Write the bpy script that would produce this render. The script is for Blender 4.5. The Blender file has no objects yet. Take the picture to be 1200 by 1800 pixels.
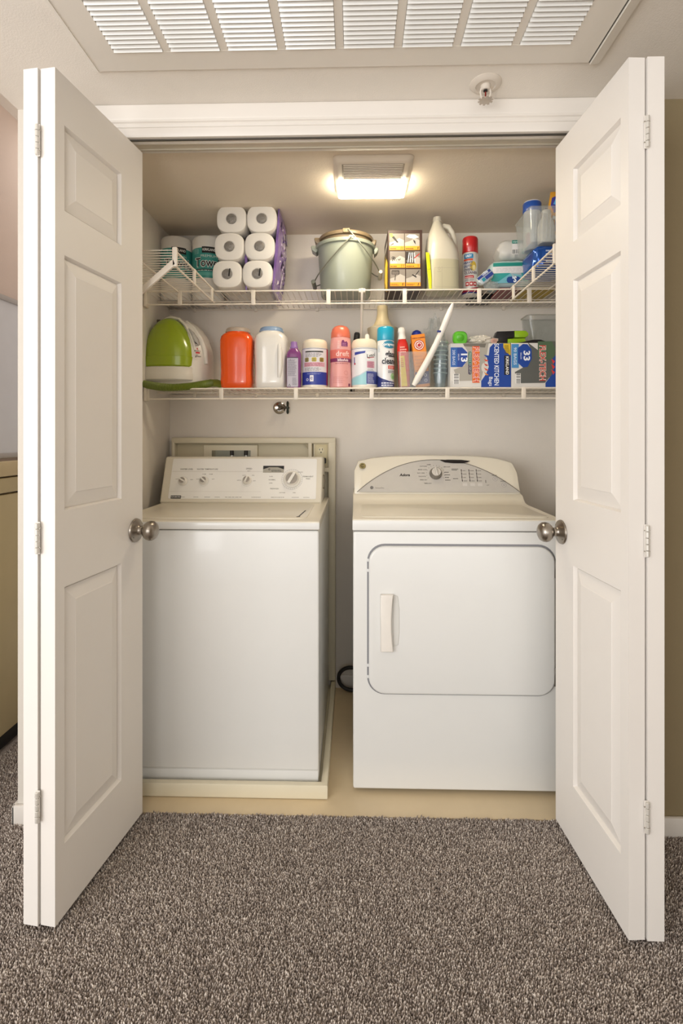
import bpy, bmesh, math, random
import numpy as np
from mathutils import Vector, Matrix, noise as mnoise
random.seed(7)
SC = bpy.context.scene
COL = SC.collection
PI = math.pi
R = math.radians
# ------------------------------------------------------------ camera, world, light
FPX, HY, CAMZ, PSI = 905.0, 765.0, 1.188, R(1.46)
cam = bpy.data.cameras.new('camera'); camo = bpy.data.objects.new('camera', cam); COL.objects.link(camo)
cam.sensor_fit = 'VERTICAL'; cam.sensor_height = 36; cam.sensor_width = 24
cam.lens = FPX / 1800 * 36; cam.shift_y = -(900 - HY) / 1800; cam.clip_start = .02
camo.location = (0, 0, CAMZ); camo.rotation_euler = (PI / 2, 0, PSI)
SC.camera = camo
SC.view_settings.view_transform = 'Standard'; SC.view_settings.look = 'None'
SC.view_settings.gamma = 1; SC.view_settings.use_curve_mapping = False
SC.cycles.transparent_max_bounces = 64
SC.view_settings.exposure = 1.02
w = bpy.data.worlds.new('world'); SC.world = w; w.use_nodes = True
bg = w.node_tree.nodes['Background']; bg.inputs[0].default_value = (1.0, .985, .965, 1); bg.inputs[1].default_value = .60

def area(name, loc, target, sx, sy, power, col):
    l = bpy.data.lights.new(name, 'AREA'); l.shape = 'RECTANGLE'; l.size = sx; l.size_y = sy
    l.energy = power; l.color = col
    o = bpy.data.objects.new(name, l); COL.objects.link(o); o.location = loc
    o.rotation_euler = (Vector(target) - Vector(loc)).to_track_quat('-Z', 'Y').to_euler()
    return o
area('window_daylight', (-2.1, -1.6, 1.4), (.25, 1.7, 1.2), 1.8, 1.6, 27, (1, 1, 1))
area('passage_fill', (-1.19, 2.3, 2.42), (-1.22, 2.0, 0), .16, .5, .8, (1, .95, .88))  # added fill for the passage wall, no fixture seen there
area('ceiling_fill', (-.5, -.55, 1.25), (-.42, -.2, 2.2), .5, .5, 7, (1, .96, .92))  # added unseen uplight behind the camera, brightens the ceiling
area('front_fill', (.5, -2.6, 1.5), (.1, 1.7, 1.0), 2.6, 1.6, 8, (1, .99, .97))  # added broad frontal fill from behind the camera, source unseen

def wx(px, Y):
    c = (px - 600) / FPX
    return Y * (c * math.cos(PSI) - math.sin(PSI)) / (c * math.sin(PSI) + math.cos(PSI))
def wz(px, py, Y):
    c = (px - 600) / FPX
    return CAMZ + (HY - py) / FPX * Y / (c * math.sin(PSI) + math.cos(PSI))

# ------------------------------------------------------------ materials
def lin(h):
    h = h.lstrip('#'); v = [int(h[i:i + 2], 16) / 255 for i in (0, 2, 4)]
    return tuple(c / 12.92 if c <= .04045 else ((c + .055) / 1.055) ** 2.4 for c in v)
_M = {}
def P(hexc, rough=.45, metal=0, var=.05, scale=14, bump=0, bscale=180, coat=0, key=None, tr=0, sss=0, emit=0):
    k = key or (hexc, rough, metal, bump, coat, tr, emit)
    if k in _M: return _M[k]
    m = bpy.data.materials.new('paint_%d' % len(_M)); m.use_nodes = True; nt = m.node_tree
    b = nt.nodes['Principled BSDF']; c = lin(hexc)
    tc = nt.nodes.new('ShaderNodeTexCoord'); n = nt.nodes.new('ShaderNodeTexNoise')
    n.inputs['Scale'].default_value = scale; n.inputs['Detail'].default_value = 3
    nt.links.new(tc.outputs['Object'], n.inputs['Vector'])
    mx = nt.nodes.new('ShaderNodeMix'); mx.data_type = 'RGBA'
    mx.inputs[6].default_value = (*[x * (1 - var) for x in c], 1)
    mx.inputs[7].default_value = (*[min(1, x * (1 + var)) for x in c], 1)
    nt.links.new(n.outputs['Fac'], mx.inputs[0]); nt.links.new(mx.outputs[2], b.inputs['Base Color'])
    b.inputs['Roughness'].default_value = rough; b.inputs['Metallic'].default_value = metal
    b.inputs['Coat Weight'].default_value = coat; b.inputs['Coat Roughness'].default_value = .08
    if tr: b.inputs['Transmission Weight'].default_value = tr
    if emit:
        b.inputs['Emission Color'].default_value = (*c, 1); b.inputs['Emission Strength'].default_value = emit
    if bump:
        n2 = nt.nodes.new('ShaderNodeTexNoise'); n2.inputs['Scale'].default_value = bscale; n2.inputs['Detail'].default_value = 4
        nt.links.new(tc.outputs['Object'], n2.inputs['Vector'])
        bp = nt.nodes.new('ShaderNodeBump'); bp.inputs['Strength'].default_value = bump; bp.inputs['Distance'].default_value = .004
        nt.links.new(n2.outputs['Fac'], bp.inputs['Height']); nt.links.new(bp.outputs[0], b.inputs['Normal'])
    _M[k] = m; return m
def ink(h): return P(h, .4, var=.02)
def CLEAR(key, tint='#eef2f2', dens=.2, rough=.08):
    """thin clear plastic: mostly transparent, some gloss, a little milkiness"""
    if key in _M: return _M[key]
    m = bpy.data.materials.new(key); m.use_nodes = True; nt = m.node_tree; nt.nodes.clear()
    o = nt.nodes.new('ShaderNodeOutputMaterial'); t = nt.nodes.new('ShaderNodeBsdfTransparent')
    g = nt.nodes.new('ShaderNodeBsdfGlossy'); d = nt.nodes.new('ShaderNodeBsdfDiffuse'); tl = nt.nodes.new('ShaderNodeBsdfTranslucent')
    t.inputs[0].default_value = (.96, .97, .97, 1); g.inputs['Roughness'].default_value = rough
    d.inputs[0].default_value = (*lin(tint), 1); tl.inputs[0].default_value = (*lin(tint), 1)
    dd = nt.nodes.new('ShaderNodeMixShader'); nt.links.new(d.outputs[0], dd.inputs[1]); nt.links.new(tl.outputs[0], dd.inputs[2])
    a = nt.nodes.new('ShaderNodeMixShader'); nt.links.new(t.outputs[0], a.inputs[1]); nt.links.new(dd.outputs[0], a.inputs[2])
    tc = nt.nodes.new('ShaderNodeTexCoord'); nz = nt.nodes.new('ShaderNodeTexNoise'); nz.inputs['Scale'].default_value = 30
    nt.links.new(tc.outputs['Object'], nz.inputs['Vector'])
    mr = nt.nodes.new('ShaderNodeMapRange'); mr.inputs[3].default_value = dens * .7; mr.inputs[4].default_value = dens * 1.3
    nt.links.new(nz.outputs['Fac'], mr.inputs[0]); nt.links.new(mr.outputs[0], a.inputs[0])
    lw = nt.nodes.new('ShaderNodeLayerWeight'); lw.inputs[0].default_value = .12
    fr = nt.nodes.new('ShaderNodeMapRange'); fr.inputs[3].default_value = .035; fr.inputs[4].default_value = .5; nt.links.new(lw.outputs['Facing'], fr.inputs[0])
    b = nt.nodes.new('ShaderNodeMixShader'); nt.links.new(fr.outputs[0], b.inputs[0])
    nt.links.new(a.outputs[0], b.inputs[1]); nt.links.new(g.outputs[0], b.inputs[2]); nt.links.new(b.outputs[0], o.inputs[0])
    _M[key] = m; return m

# ------------------------------------------------------------ mesh helpers
def ring(z, rx, ry, cx=0, cy=0, e=2.0, n=40):
    out = []
    for i in range(n):
        a = 2 * PI * i / n; c, s = math.cos(a), math.sin(a)
        out.append(Vector((cx + rx * math.copysign(abs(c) ** (2 / e), c), cy + ry * math.copysign(abs(s) ** (2 / e), s), z)))
    return out
def rrect(x0, y0, x1, y1, r, n=6):
    pts = []
    for cx, cy, a0 in ((x1 - r, y1 - r, 0), (x0 + r, y1 - r, 90), (x0 + r, y0 + r, 180), (x1 - r, y0 + r, 270)):
        for i in range(n + 1):
            a = R(a0 + 90 * i / n); pts.append((cx + r * math.cos(a), cy + r * math.sin(a)))
    return pts
class MB:
    def __init__(s): s.bm = bmesh.new(); s.mats = []
    def add(s, t, m, M=None):
        if m not in s.mats: s.mats.append(m)
        i = s.mats.index(m)
        if M is not None: bmesh.ops.transform(t, matrix=M, verts=t.verts)
        bmesh.ops.recalc_face_normals(t, faces=t.faces)
        for f in t.faces: f.material_index = i; f.smooth = True
        me = bpy.data.meshes.new('t'); t.to_mesh(me); t.free(); s.bm.from_mesh(me); bpy.data.meshes.remove(me); return s
    def box(s, a, b, m, bev=0, seg=2, M=None):
        t = bmesh.new(); bmesh.ops.create_cube(t, size=1)
        for v in t.verts:
            v.co = Vector([(a[k] + b[k]) / 2 + v.co[k] * abs(b[k] - a[k]) for k in range(3)])
        if bev: bmesh.ops.bevel(t, geom=t.edges[:], offset=bev, segments=seg, affect='EDGES', profile=.5)
        return s.add(t, m, M)
    def loft(s, rings, m, cap=True, closed=False, M=None):
        t = bmesh.new(); vs = [[t.verts.new(p) for p in r] for r in rings]; n = len(rings[0])
        seq = list(zip(vs, vs[1:])) + ([(vs[-1], vs[0])] if closed else [])
        for A, B in seq:
            for i in range(n):
                j = (i + 1) % n
                try: t.faces.new((A[i], A[j], B[j], B[i]))
                except ValueError: pass
        if cap and not closed: t.faces.new(vs[0][::-1]); t.faces.new(vs[-1])
        return s.add(t, m, M)
    def lathe(s, prof, m, n=36, c=(0, 0, 0), axis='Z', cap=True, M=None):
        rings = [[Vector((r * math.cos(2 * PI * i / n), r * math.sin(2 * PI * i / n), z)) for i in range(n)] for r, z in [(max(r, 1e-4), z) for r, z in prof]]
        T = Matrix.Translation(c)
        if axis == 'Y-': T = T @ Matrix.Rotation(PI / 2, 4, 'X')     # profile z runs to -Y
        if axis == 'X': T = T @ Matrix.Rotation(PI / 2, 4, 'Y')
        if axis == 'X-': T = T @ Matrix.Rotation(-PI / 2, 4, 'Y')
        return s.loft(rings, m, cap, M=(M @ T if M is not None else T))
    def tube(s, pts, r, m, n=8, closed=False, M=None, flat=1):
        pts = [Vector(p) for p in pts]; N = len(pts); rr = r if isinstance(r, (list, tuple)) else [r] * N
        rings = []; up = None
        for i, p in enumerate(pts):
            a = pts[i - 1] if (i or closed) else p; b = pts[(i + 1) % N] if (i < N - 1 or closed) else p
            d = (b - a).normalized()
            if up is None: up = d.orthogonal().normalized()
            up = (up - d * up.dot(d)).normalized(); sd = d.cross(up)
            rings.append([p + (up * math.cos(2 * PI * k / n) + sd * math.sin(2 * PI * k / n) * flat) * rr[i] for k in range(n)])
        return s.loft(rings, m, True, closed, M)
    def prism(s, poly, m, axis, d0, d1, bev=0, seg=2, M=None):
        """poly in the plane across axis: X->(y,z) Y->(x,z) Z->(x,y)"""
        t = bmesh.new()
        f = {'X': lambda p, d: (d, p[0], p[1]), 'Y': lambda p, d: (p[0], d, p[1]), 'Z': lambda p, d: (p[0], p[1], d)}[axis]
        A = [t.verts.new(f(p, d0)) for p in poly]; B = [t.verts.new(f(p, d1)) for p in poly]; n = len(poly)
        for i in range(n): t.faces.new((A[i], A[(i + 1) % n], B[(i + 1) % n], B[i]))
        fa = t.faces.new(A[::-1]); fb = t.faces.new(B)
        if bev:
            bmesh.ops.recalc_face_normals(t, faces=t.faces)
            bmesh.ops.bevel(t, geom=list(set(fa.edges[:] + fb.edges[:])), offset=bev, segments=seg, affect='EDGES', profile=.5)
        return s.add(t, m, M)
    def ball(s, c, r, m, M=None, sc=(1, 1, 1), sub=16):
        t = bmesh.new(); bmesh.ops.create_uvsphere(t, u_segments=sub * 2, v_segments=sub, radius=r)
        T = Matrix.Translation(c) @ Matrix.Diagonal((*sc, 1))
        return s.add(t, m, M @ T if M is not None else T)
    def mesh(s, name='m', sharp=38):
        me = bpy.data.meshes.new(name); s.bm.to_mesh(me); s.bm.free()
        for m in s.mats: me.materials.append(m)
        me.set_sharp_from_angle(angle=R(sharp)); return me
    def build(s, name, parent=None, label=None, loc=None, rot=None, sharp=38):
        return put(s.mesh(name, sharp), name, parent, loc, rot, label)
def put(me, name, parent=None, loc=None, rot=None, label=None):
    o = bpy.data.objects.new(name, me); COL.objects.link(o)
    if parent: o.parent = parent
    if loc is not None: o.location = loc
    if rot is not None: o.rotation_euler = rot
    if label: o['label'] = label
    return o
def thing(name, label, cat, loc=(0, 0, 0), rot=0, group=None):
    o = bpy.data.objects.new(name, None); COL.objects.link(o); o.empty_display_size = .05
    o.location = loc; o.rotation_euler = rot if isinstance(rot, tuple) else (0, 0, rot)
    o['label'] = label; o['category'] = cat
    if group: o['group'] = group
    return o
def struct(mb, name, label, cat, parent=None):
    o = mb.build(name, parent) if isinstance(mb, MB) else mb
    o['kind'] = 'structure'; o['label'] = label; o['category'] = cat; return o

# ------------------------------------------------------------ flat print (labels, lettering)
def flat(o, ax=(1, 0, 0), ay=(0, 0, 1)):
    o, ax, ay = Vector(o), Vector(ax).normalized(), Vector(ay).normalized(); n = ax.cross(ay)
    return lambda u, v, h: o + ax * u + ay * v + n * h
def cyl(r, z0=0, cx=0, cy=0, a0=0):
    return lambda u, v, h: Vector((cx + (r + h) * math.sin(a0 + u / r), cy - (r + h) * math.cos(a0 + u / r), z0 + v))
class Decal:
    def __init__(s): s.it = []
    def poly(s, pts, h, l=1):
        s.it.append(([Vector((p[0], p[1])) for p in pts], [tuple(range(len(pts)))], h, l)); return s
    def rect(s, x0, y0, x1, y1, h, l=1): return s.poly([(x0, y0), (x1, y0), (x1, y1), (x0, y1)], h, l)
    def rr(s, x0, y0, x1, y1, r, h, l=1): return s.poly(rrect(x0, y0, x1, y1, r, 4), h, l)
    def disc(s, x, y, rx, ry, h, l=1, n=20):
        return s.poly([(x + rx * math.cos(2 * PI * i / n), y + ry * math.sin(2 * PI * i / n)) for i in range(n)], h, l)
    def ringd(s, x, y, r0, r1, h, l=1, n=20, a0=0, a1=360):
        for i in range(n):
            a, b = R(a0 + (a1 - a0) * i / n), R(a0 + (a1 - a0) * (i + 1) / n)
            s.poly([(x + r0 * math.cos(a), y + r0 * math.sin(a)), (x + r1 * math.cos(a), y + r1 * math.sin(a)), (x + r1 * math.cos(b), y + r1 * math.sin(b)), (x + r0 * math.cos(b), y + r0 * math.sin(b))], h, l)
        return s
    def line(s, x0, y0, x1, y1, w, h, l=1):
        d = Vector((x1 - x0, y1 - y0)).normalized(); n = Vector((-d.y, d.x)) * w / 2
        return s.poly([(x0 - n.x, y0 - n.y), (x1 - n.x, y1 - n.y), (x1 + n.x, y1 + n.y), (x0 + n.x, y0 + n.y)], h, l)
    def lines(s, x0, y0, x1, y1, n, h, l=2, fill=.45, seed=1):
        rnd = random.Random(seed); p = (y1 - y0) / n
        for i in range(n):
            x = x0
            e = x1 - (x1 - x0) * rnd.random() * .3
            while x < e:
                ww = (x1 - x0) * (.06 + .12 * rnd.random()); s.rect(x, y0 + i * p, min(x + ww, e), y0 + i * p + p * fill, h, l); x += ww + (x1 - x0) * .03
        return s
    def bars(s, x0, y0, x1, y1, l=2, vert=True, n=14, seed=3):
        rnd = random.Random(seed); s.rect(x0, y0, x1, y1, '#f4f2ee', l); t = 0
        L = (x1 - x0) if vert else (y1 - y0); q = L / (n * 2)
        for i in range(n):
            ww = q * (.5 + rnd.random()); a = (i * 2 + .5) * q
            if vert: s.rect(x0 + a, y0 + (y1 - y0) * .12, x0 + a + ww, y1 - (y1 - y0) * .08, '#1a1a1a', l + 1)
            else: s.rect(x0 + (x1 - x0) * .12, y0 + a, x1 - (x1 - x0) * .08, y0 + a + ww, '#1a1a1a', l + 1)
        return s
    def text(s, body, x, y, size, h, l=2, rot=0, sx=1, bold=0, align='CENTER', shear=0, fit=0):
        c = bpy.data.curves.new('t', 'FONT'); c.body = body; c.size = size; c.align_x = align; c.align_y = 'CENTER'
        c.resolution_u = 2; c.offset = bold * size; c.shear = shear; c.fill_mode = 'FRONT'
        o = bpy.data.objects.new('t', c); COL.objects.link(o)
        bpy.context.view_layer.update()
        e = o.evaluated_get(bpy.context.evaluated_depsgraph_get()); me = e.to_mesh()
        if fit: xs = [v.co.x for v in me.vertices]; sx = fit / (max(xs) - min(xs))
        ca, sa = math.cos(R(rot)), math.sin(R(rot))
        V = [Vector((x + v.co.x * sx * ca - v.co.y * sa, y + v.co.x * sx * sa + v.co.y * ca)) for v in me.vertices]
        s.it.append((V, [tuple(p.vertices) for p in me.polygons], h, l)); e.to_mesh_clear()
        bpy.data.objects.remove(o); bpy.data.curves.remove(c); return s
    def build(s, name, parent, fn, step=0, label=None, gap=.00035, base=.0002):
        mb = MB()
        for V, Fs, h, l in s.it:
            t = bmesh.new(); vv = [t.verts.new((p.x, p.y, 0)) for p in V]
            for f in Fs:
                try: t.faces.new([vv[i] for i in f])
                except ValueError: pass
            if step:
                x0, x1 = min(p.x for p in V), max(p.x for p in V); k = math.ceil(x0 / step)
                while k * step < x1:
                    bmesh.ops.bisect_plane(t, geom=t.verts[:] + t.edges[:] + t.faces[:], plane_co=(k * step, 0, 0), plane_no=(1, 0, 0)); k += 1
            for f in t.faces:
                if f.normal.z < 0: f.normal_flip()
            for v in t.verts: v.co = fn(v.co.x, v.co.y, base + l * gap)
            m = ink(h)
            if m not in mb.mats: mb.mats.append(m)
            i = mb.mats.index(m)
            for f in t.faces: f.material_index = i
            me = bpy.data.meshes.new('t'); t.to_mesh(me); t.free(); mb.bm.from_mesh(me); bpy.data.meshes.remove(me)
        return mb.build(name, parent, label)
# ------------------------------------------------------------ structure
WALLC = P('#e4ddd3', .7, bump=.12, bscale=160, var=.02)
HALLW = P('#d6d0c6', .7, bump=.15, bscale=150, var=.02)
CEILM = P('#eee8df', .8, bump=.18, bscale=260, var=.03)
SHADEDW = P('#8f8062', .75, bump=.2, bscale=150, var=.03)  # shade beside the right door put into the wall colour
PINK = P('#d9c6ba', .75, bump=.15, bscale=150, var=.02)
TRIM = P('#e3ddd5', .35, var=.015)
DOORM = P('#e9e4de', .48, var=.012)
VINYL = P('#d9c5a2', .45, var=.1, scale=7)
NICK = P('#9c948a', .28, 1, var=.06, scale=60)
CHROME = P('#b9b4ac', .15, 1)
DARK = P('#1b1917', .5)
CZ = 2.184                      # hall ceiling
XL, XR, YW, YB, YBK = -.878, .94, 1.55, 1.63, 2.425   # closet sides, front wall faces, back wall
OL, OR_, OZ = -.752, .775, 2.088                       # door opening
CCZ = 2.135

m = MB(); m.box((-3, -3.2, -.1), (2.1, YBK + .1, -.001), P('#a89c93', .95, var=.2, scale=120, bump=.5, bscale=300)); struct(m, 'floor', 'grey brown carpeted hall floor in front of the laundry closet', 'floor')
m = MB(); m.box((-.9, 1.6, -.001), (.96, YBK + .02, .004), VINYL)
vf = struct(m, 'floor', 'beige sheet vinyl floor inside the laundry closet under both machines', 'floor')
# vinyl tile pattern joints, recessed strips as thin darker grooves between tiles of the sheet
m = MB(); m.box((-1.03, -3.2, CZ), (2.1, YW, CZ + .3), CEILM); m.box((-1.03, YW, CZ), (XL - .1, YW + .5, CZ + .3), CEILM)
struct(m, 'ceiling', 'textured off white dropped ceiling of the hall above the door leaves', 'ceiling')
m = MB(); m.box((-3, -3.2, 2.44), (-1.03, 4, 2.5), CEILM); struct(m, 'ceiling', 'higher ceiling of the room beyond the left corner', 'ceiling')
m = MB(); m.box((XL - .1, YB - .02, CCZ), (XR + .1, YBK + .1, CCZ + .1), P('#e4d8c6', .75, bump=.2, bscale=150, var=.02)); struct(m, 'ceiling', 'plain low ceiling inside the laundry closet holding the fan light', 'ceiling')
m = MB(); m.box((XL - .1, YBK, 0), (XR + .1, YBK + .1, CCZ), WALLC); struct(m, 'wall_back', 'off white back wall of the closet behind the machines', 'wall')
m = MB(); m.box((XL - .1, YB, 0), (XL, YBK, CCZ), WALLC); struct(m, 'wall_left', 'off white left side wall of the closet beside the washer', 'wall')
m = MB(); m.box((XR, YB, 0), (XR + .1, YBK, CCZ), WALLC); struct(m, 'wall_right', 'off white right side wall of the closet beside the dryer', 'wall')
m = MB(); m.box((-1.03, YW, 0), (OL - .02, YB, CZ), HALLW); m.box((-1.03, YB, 0), (-.978, YW + .5, CZ), HALLW); struct(m, 'wall_left', 'white wall stub left of the closet opening behind the left door', 'wall')
m = MB(); m.box((OR_ + .02, YW, 0), (2.1, YB, CZ), SHADEDW); struct(m, 'wall_right', 'wall darkened with painted-in shade, right of the closet opening behind the right door', 'wall')
m = MB(); m.box((OL - .02, YW, OZ + .02), (OR_ + .02, YB - .02, CZ), HALLW); struct(m, 'wall_top', 'strip of wall above the closet opening', 'wall')
m = MB(); m.box((2.0, -3.2, 0), (2.1, YW, CZ), SHADEDW); struct(m, 'wall_right', 'unseen side wall of the hall added on the right to keep that side darker', 'wall')  # added out of view so the right side gets less light
m = MB(); m.box((-1.44, 1.2, 0), (-1.34, 4, 2.44), PINK); struct(m, 'wall_left', 'pinkish beige wall of the room beyond the left corner', 'wall')
m = MB(); m.box((-1.34, 3.9, 0), (-.97, 4, 2.44), PINK); struct(m, 'wall_back', 'far end wall of the room beyond the left corner', 'wall')
# jamb, casing
m = MB(); m.box((OL - .02, YW, 0), (OL, YB, OZ), TRIM, .002); struct(m, 'trim_1', 'white painted left door jamb of the closet', 'trim')
m = MB(); m.box((OR_, YW, 0), (OR_ + .02, YB, OZ), TRIM, .002); struct(m, 'trim_2', 'white painted right door jamb of the closet', 'trim')
m = MB(); m.box((OL - .02, YW, OZ), (OR_ + .02, YB, OZ + .02), TRIM, .002); struct(m, 'trim_3', 'white painted head jamb over the closet doors', 'trim')
prof = [(0, 0), (-.010, 0), (-.012, .003), (-.0125, .026), (-.0155, .028), (-.0165, .033), (-.0125, .036), (-.0125, .040), (-.0175, .043), (-.018, .048), (-.014, .051), (-.0155, .056), (-.019, .092), (-.016, .0955), (0, .0955)]
m = MB(); m.prism([(YW + a, OZ + z) for a, z in prof], TRIM, 'X', OL - .07, OR_ + .07)
struct(m, 'trim_4', 'white moulded casing across the top of the closet opening', 'trim')
for k, (xa, sg) in enumerate(((OL, -1), (OR_, 1))):
    m = MB(); m.prism([(xa + sg * z * .68, YW + a) for a, z in prof], TRIM, 'Z', 0, OZ)
    struct(m, 'trim_%d' % (5 + k), 'white moulded casing down the %s side of the closet opening' % ('left' if k == 0 else 'right'), 'trim')
def base(name, lab, x0, x1, y0, y1):
    m = MB(); m.box((x0, y0, 0), (x1, y1, .062), TRIM, .005, 2); struct(m, name, lab, 'baseboard')
base('baseboard_left', 'short white baseboard on the wall stub behind the left door', -1.043, OL - .07, YW - .013, YW)
base('baseboard_left', 'white baseboard around the left end of the wall stub', -1.043, -1.03, YW - .013, YW + .5)
base('baseboard_right', 'white baseboard on the shade darkened wall behind the right door', OR_ + .07, 2.0, YW - .013, YW)
base('baseboard_back', 'white baseboard along the back wall of the closet', XL, XR, YBK - .013, YBK)
# bifold track
m = MB(); m.box((OL, YW + .001, OZ - .004), (OR_, YW + .006, OZ), P('#5b5750', .4, .6)); m.box((OL, YW + .05, OZ - .006), (OR_, YW + .056, OZ), P('#b9b09f', .4, .3)); m.box((OL, YW + .026, OZ - .002), (OR_, YW + .05, OZ), P('#c2b8a6', .4, .3))
o = m.build('door_track'); o['kind'] = 'structure'; o['label'] = 'thin grey metal bifold track under the head jamb'; o['category'] = 'track'

# ------------------------------------------------------------ bifold doors
PZ = [(.197, .82), (1.005, 1.625), (1.733, 1.94)]
def leaf_mesh(W, pa, pb, H0=.024, H1=2.059, T=.038):
    """slab: x 0..W from the outer to the jamb side, face towards -y(y=0), with three recessed fields on both faces"""
    m = MB(); xs = [0, pa, pb, W]; zs = [H0] + [z for p in PZ for z in p] + [H1]; d = .0115
    t = bmesh.new()
    for side in (0, 1):
        yf, yr = (0, d) if side == 0 else (T, T - d)
        for i in range(3):
            for j in range(7):
                x0, x1, z0, z1 = xs[i], xs[i + 1], zs[j], zs[j + 1]
                hole = (i == 1 and j % 2 == 1)
                if not hole: t.faces.new([t.verts.new(p) for p in ((x0, yf, z0), (x1, yf, z0), (x1, yf, z1), (x0, yf, z1))])
                else:
                    b = .004; A = [(x0, z0), (x1, z0), (x1, z1), (x0, z1)]; B = [(x0 + b, z0 + b), (x1 - b, z0 + b), (x1 - b, z1 - b), (x0 + b, z1 - b)]
                    for k in range(4):
                        q = (k + 1) % 4; t.faces.new([t.verts.new(p) for p in ((A[k][0], yf, A[k][1]), (A[q][0], yf, A[q][1]), (B[q][0], yr, B[q][1]), (B[k][0], yr, B[k][1]))])
                    t.faces.new([t.verts.new((p[0], yr, p[1])) for p in B])
    for P4 in (((0, 0, H0), (0, T, H0), (0, T, H1), (0, 0, H1)), ((W, 0, H0), (W, T, H0), (W, T, H1), (W, 0, H1)), ((0, 0, H1), (W, 0, H1), (W, T, H1), (0, T, H1)), ((0, 0, H0), (W, 0, H0), (W, T, H0), (0, T, H0))):
        t.faces.new([t.verts.new(p) for p in P4])
    bmesh.ops.remove_doubles(t, verts=t.verts, dist=1e-5); m.add(t, DOORM); return m.mesh('leaf', 20)
def panel_mesh(w_, h_):
    """raised field lying in the recess, sloping up from its border to a flat centre"""
    m = MB(); b, e = .006, .040
    r = lambda i, y: [Vector((i, y, i)), Vector((w_ - i, y, i)), Vector((w_ - i, y, h_ - i)), Vector((i, y, h_ - i))]
    m.loft([r(b, .0117), r(b + .0008, .0095), r(e, .0020), r(e + .002, .0008)], DOORM); return m.mesh('panel', 15)
def hinge(parent, x, y, z):
    m = MB(); m.box((x - .0055, y - .0012, z - .038), (x + .0055, y - .0002, z + .038), TRIM, .0005, 1)
    for k in range(5): m.lathe([(.0035, 0), (.0044, .001), (.0044, .0125), (.0035, .0135)], P('#d8d4cc', .3, .3), 10, (x, y - .004, z - .036 + k * .0146))
    for dz in (-.024, .024):
        for s in (-1, 1): m.lathe([(.0014, -.001), (.0014, .001)], P("#b7b0a4", .3, .7), 8, (x + s * .0055, y - .0015, z + dz), 'Y-')
    return m.build('hinge', parent)
def knob(parent, x, z, sgn):
    m = MB(); m.lathe([(0, 0), (.034, 0), (.036, .002), (.0345, .006), (.026, .010), (.016, .014), (.0125, .019), (.0125, .026), (.0155, .029)], NICK, 40, (x, 0, z), 'Y-')
    m.lathe([(.012, .027), (.0155, .030), (.022, .034), (.0275, .041), (.0295, .049), (.0285, .057), (.024, .064), (.016, .069), (.008, .071), (0, .0715)], NICK, 40, (x, 0, z), 'Y-')
    for a in (40, 220): m.lathe([(.0035, 0), (.0035, .0092)], P('#4a453d', .4, .8), 10, (x + .026 * math.cos(R(a)), 0, z + .026 * math.sin(R(a))), 'Y-')
    return m.build('knob', parent, 'brushed nickel round knob')
def bifold(name, label, n0, n1, side):
    """n0 near, n1 far end (world xy) of the inner leaf's visible face; side +1: that face looks to +x"""
    d = Vector((n1[0] - n0[0], n1[1] - n0[1])); W = .376; T = .038
    root = thing(name, label, 'door', (n0[0], n0[1], 0), 0); root['kind'] = 'structure'
    ang = math.atan2(d.y, d.x)
    # local frame: x along the leaf, y = away from the visible face. For the left door the face looks to +x (right of travel)
    lm = leaf_mesh(W, .032, .266)
    for q in range(2):
        if side > 0:   loc = (0, 0, 0) if q == 0 else (-.0425, .001, 0); sc = 1; rz = ang
        else:          loc = (0, 0, 0) if q == 0 else (.0425, -.001, 0); sc = -1; rz = ang + (0 if q == 0 else -R(3.5))
        leaf = put(lm if sc == 1 else flipped(lm), 'leaf', root, loc, (0, 0, rz))
        for k, (a, b) in enumerate(PZ):
            pm = panel_mesh(.234, b - a); 
            if sc < 0: pm = flipped(pm)
            put(pm, 'panel', leaf, (.032, 0, a))
        if q == 0:
            kb = knob(leaf, .336, .902, sc)
            if sc < 0: kb.data = flipped(kb.data)
    for z in (.31, .945, 1.885):
        hinge(root, -.0402 if side > 0 else .0402, -.001, z)
    return root
def flipped(me):
    bm = bmesh.new(); bm.from_mesh(me)
    for v in bm.verts: v.co.y = -v.co.y
    bmesh.ops.reverse_faces(bm, faces=bm.faces); n = me.copy(); bm.to_mesh(n); bm.free(); return n
bifold('door_1', 'white panelled bifold door folded open on the left, beside the washer', (-.708, 1.2), (-.654, 1.572), 1)
bifold('door_2', 'white panelled bifold door folded open on the right, beside the dryer', (.631, 1.203), (.61, 1.574), -1)

# ------------------------------------------------------------ ceiling air grille
GM = P('#e6e0d6', .4, var=.02); GW = P('#efefec', .22, var=.02)
root = thing('return_air_grille', 'large white slatted return air grille in the hall ceiling', 'vent', (0, 0, CZ), 0)
gx0, gx1, gy0, gy1 = -.62, .544, .98, 1.314
ox0, ox1, oy0, oy1 = -.70, .635, .90, 1.381
m = MB(); zt, zb = .0, -.008
for a, b in (((ox0, gy1), (ox1, oy1)), ((ox0, oy0), (ox1, gy0)), ((ox0, gy0), (gx0, gy1)), ((gx1, gy0), (ox1, gy1))):
    m.box((a[0], a[1], zb), (b[0], b[1], zt), GM)
m.build('frame', root)
m = MB(); 
m.prism([(ox1 - .012, -.0085), (ox1 - .012, -.015), (ox1 + .012, -.011), (ox1 + .014, 0), (ox1, 0)], GM, 'Y', oy0, oy1)
m.box((ox1 - .0155, oy0, -.0087), (ox1 - .0125, oy1, -.0079), P('#4c4a42', .6)); m.build('lip', root, 'raised lip with a dark seam along the right edge')
m = MB(); m.prism([(ox0 - .01, 0), (ox0 + .006, 0), (ox0 + .006, -.0105), (ox0 - .004, -.0085)], GM, 'Y', oy0, oy1); m.build('lip', root)
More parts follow.
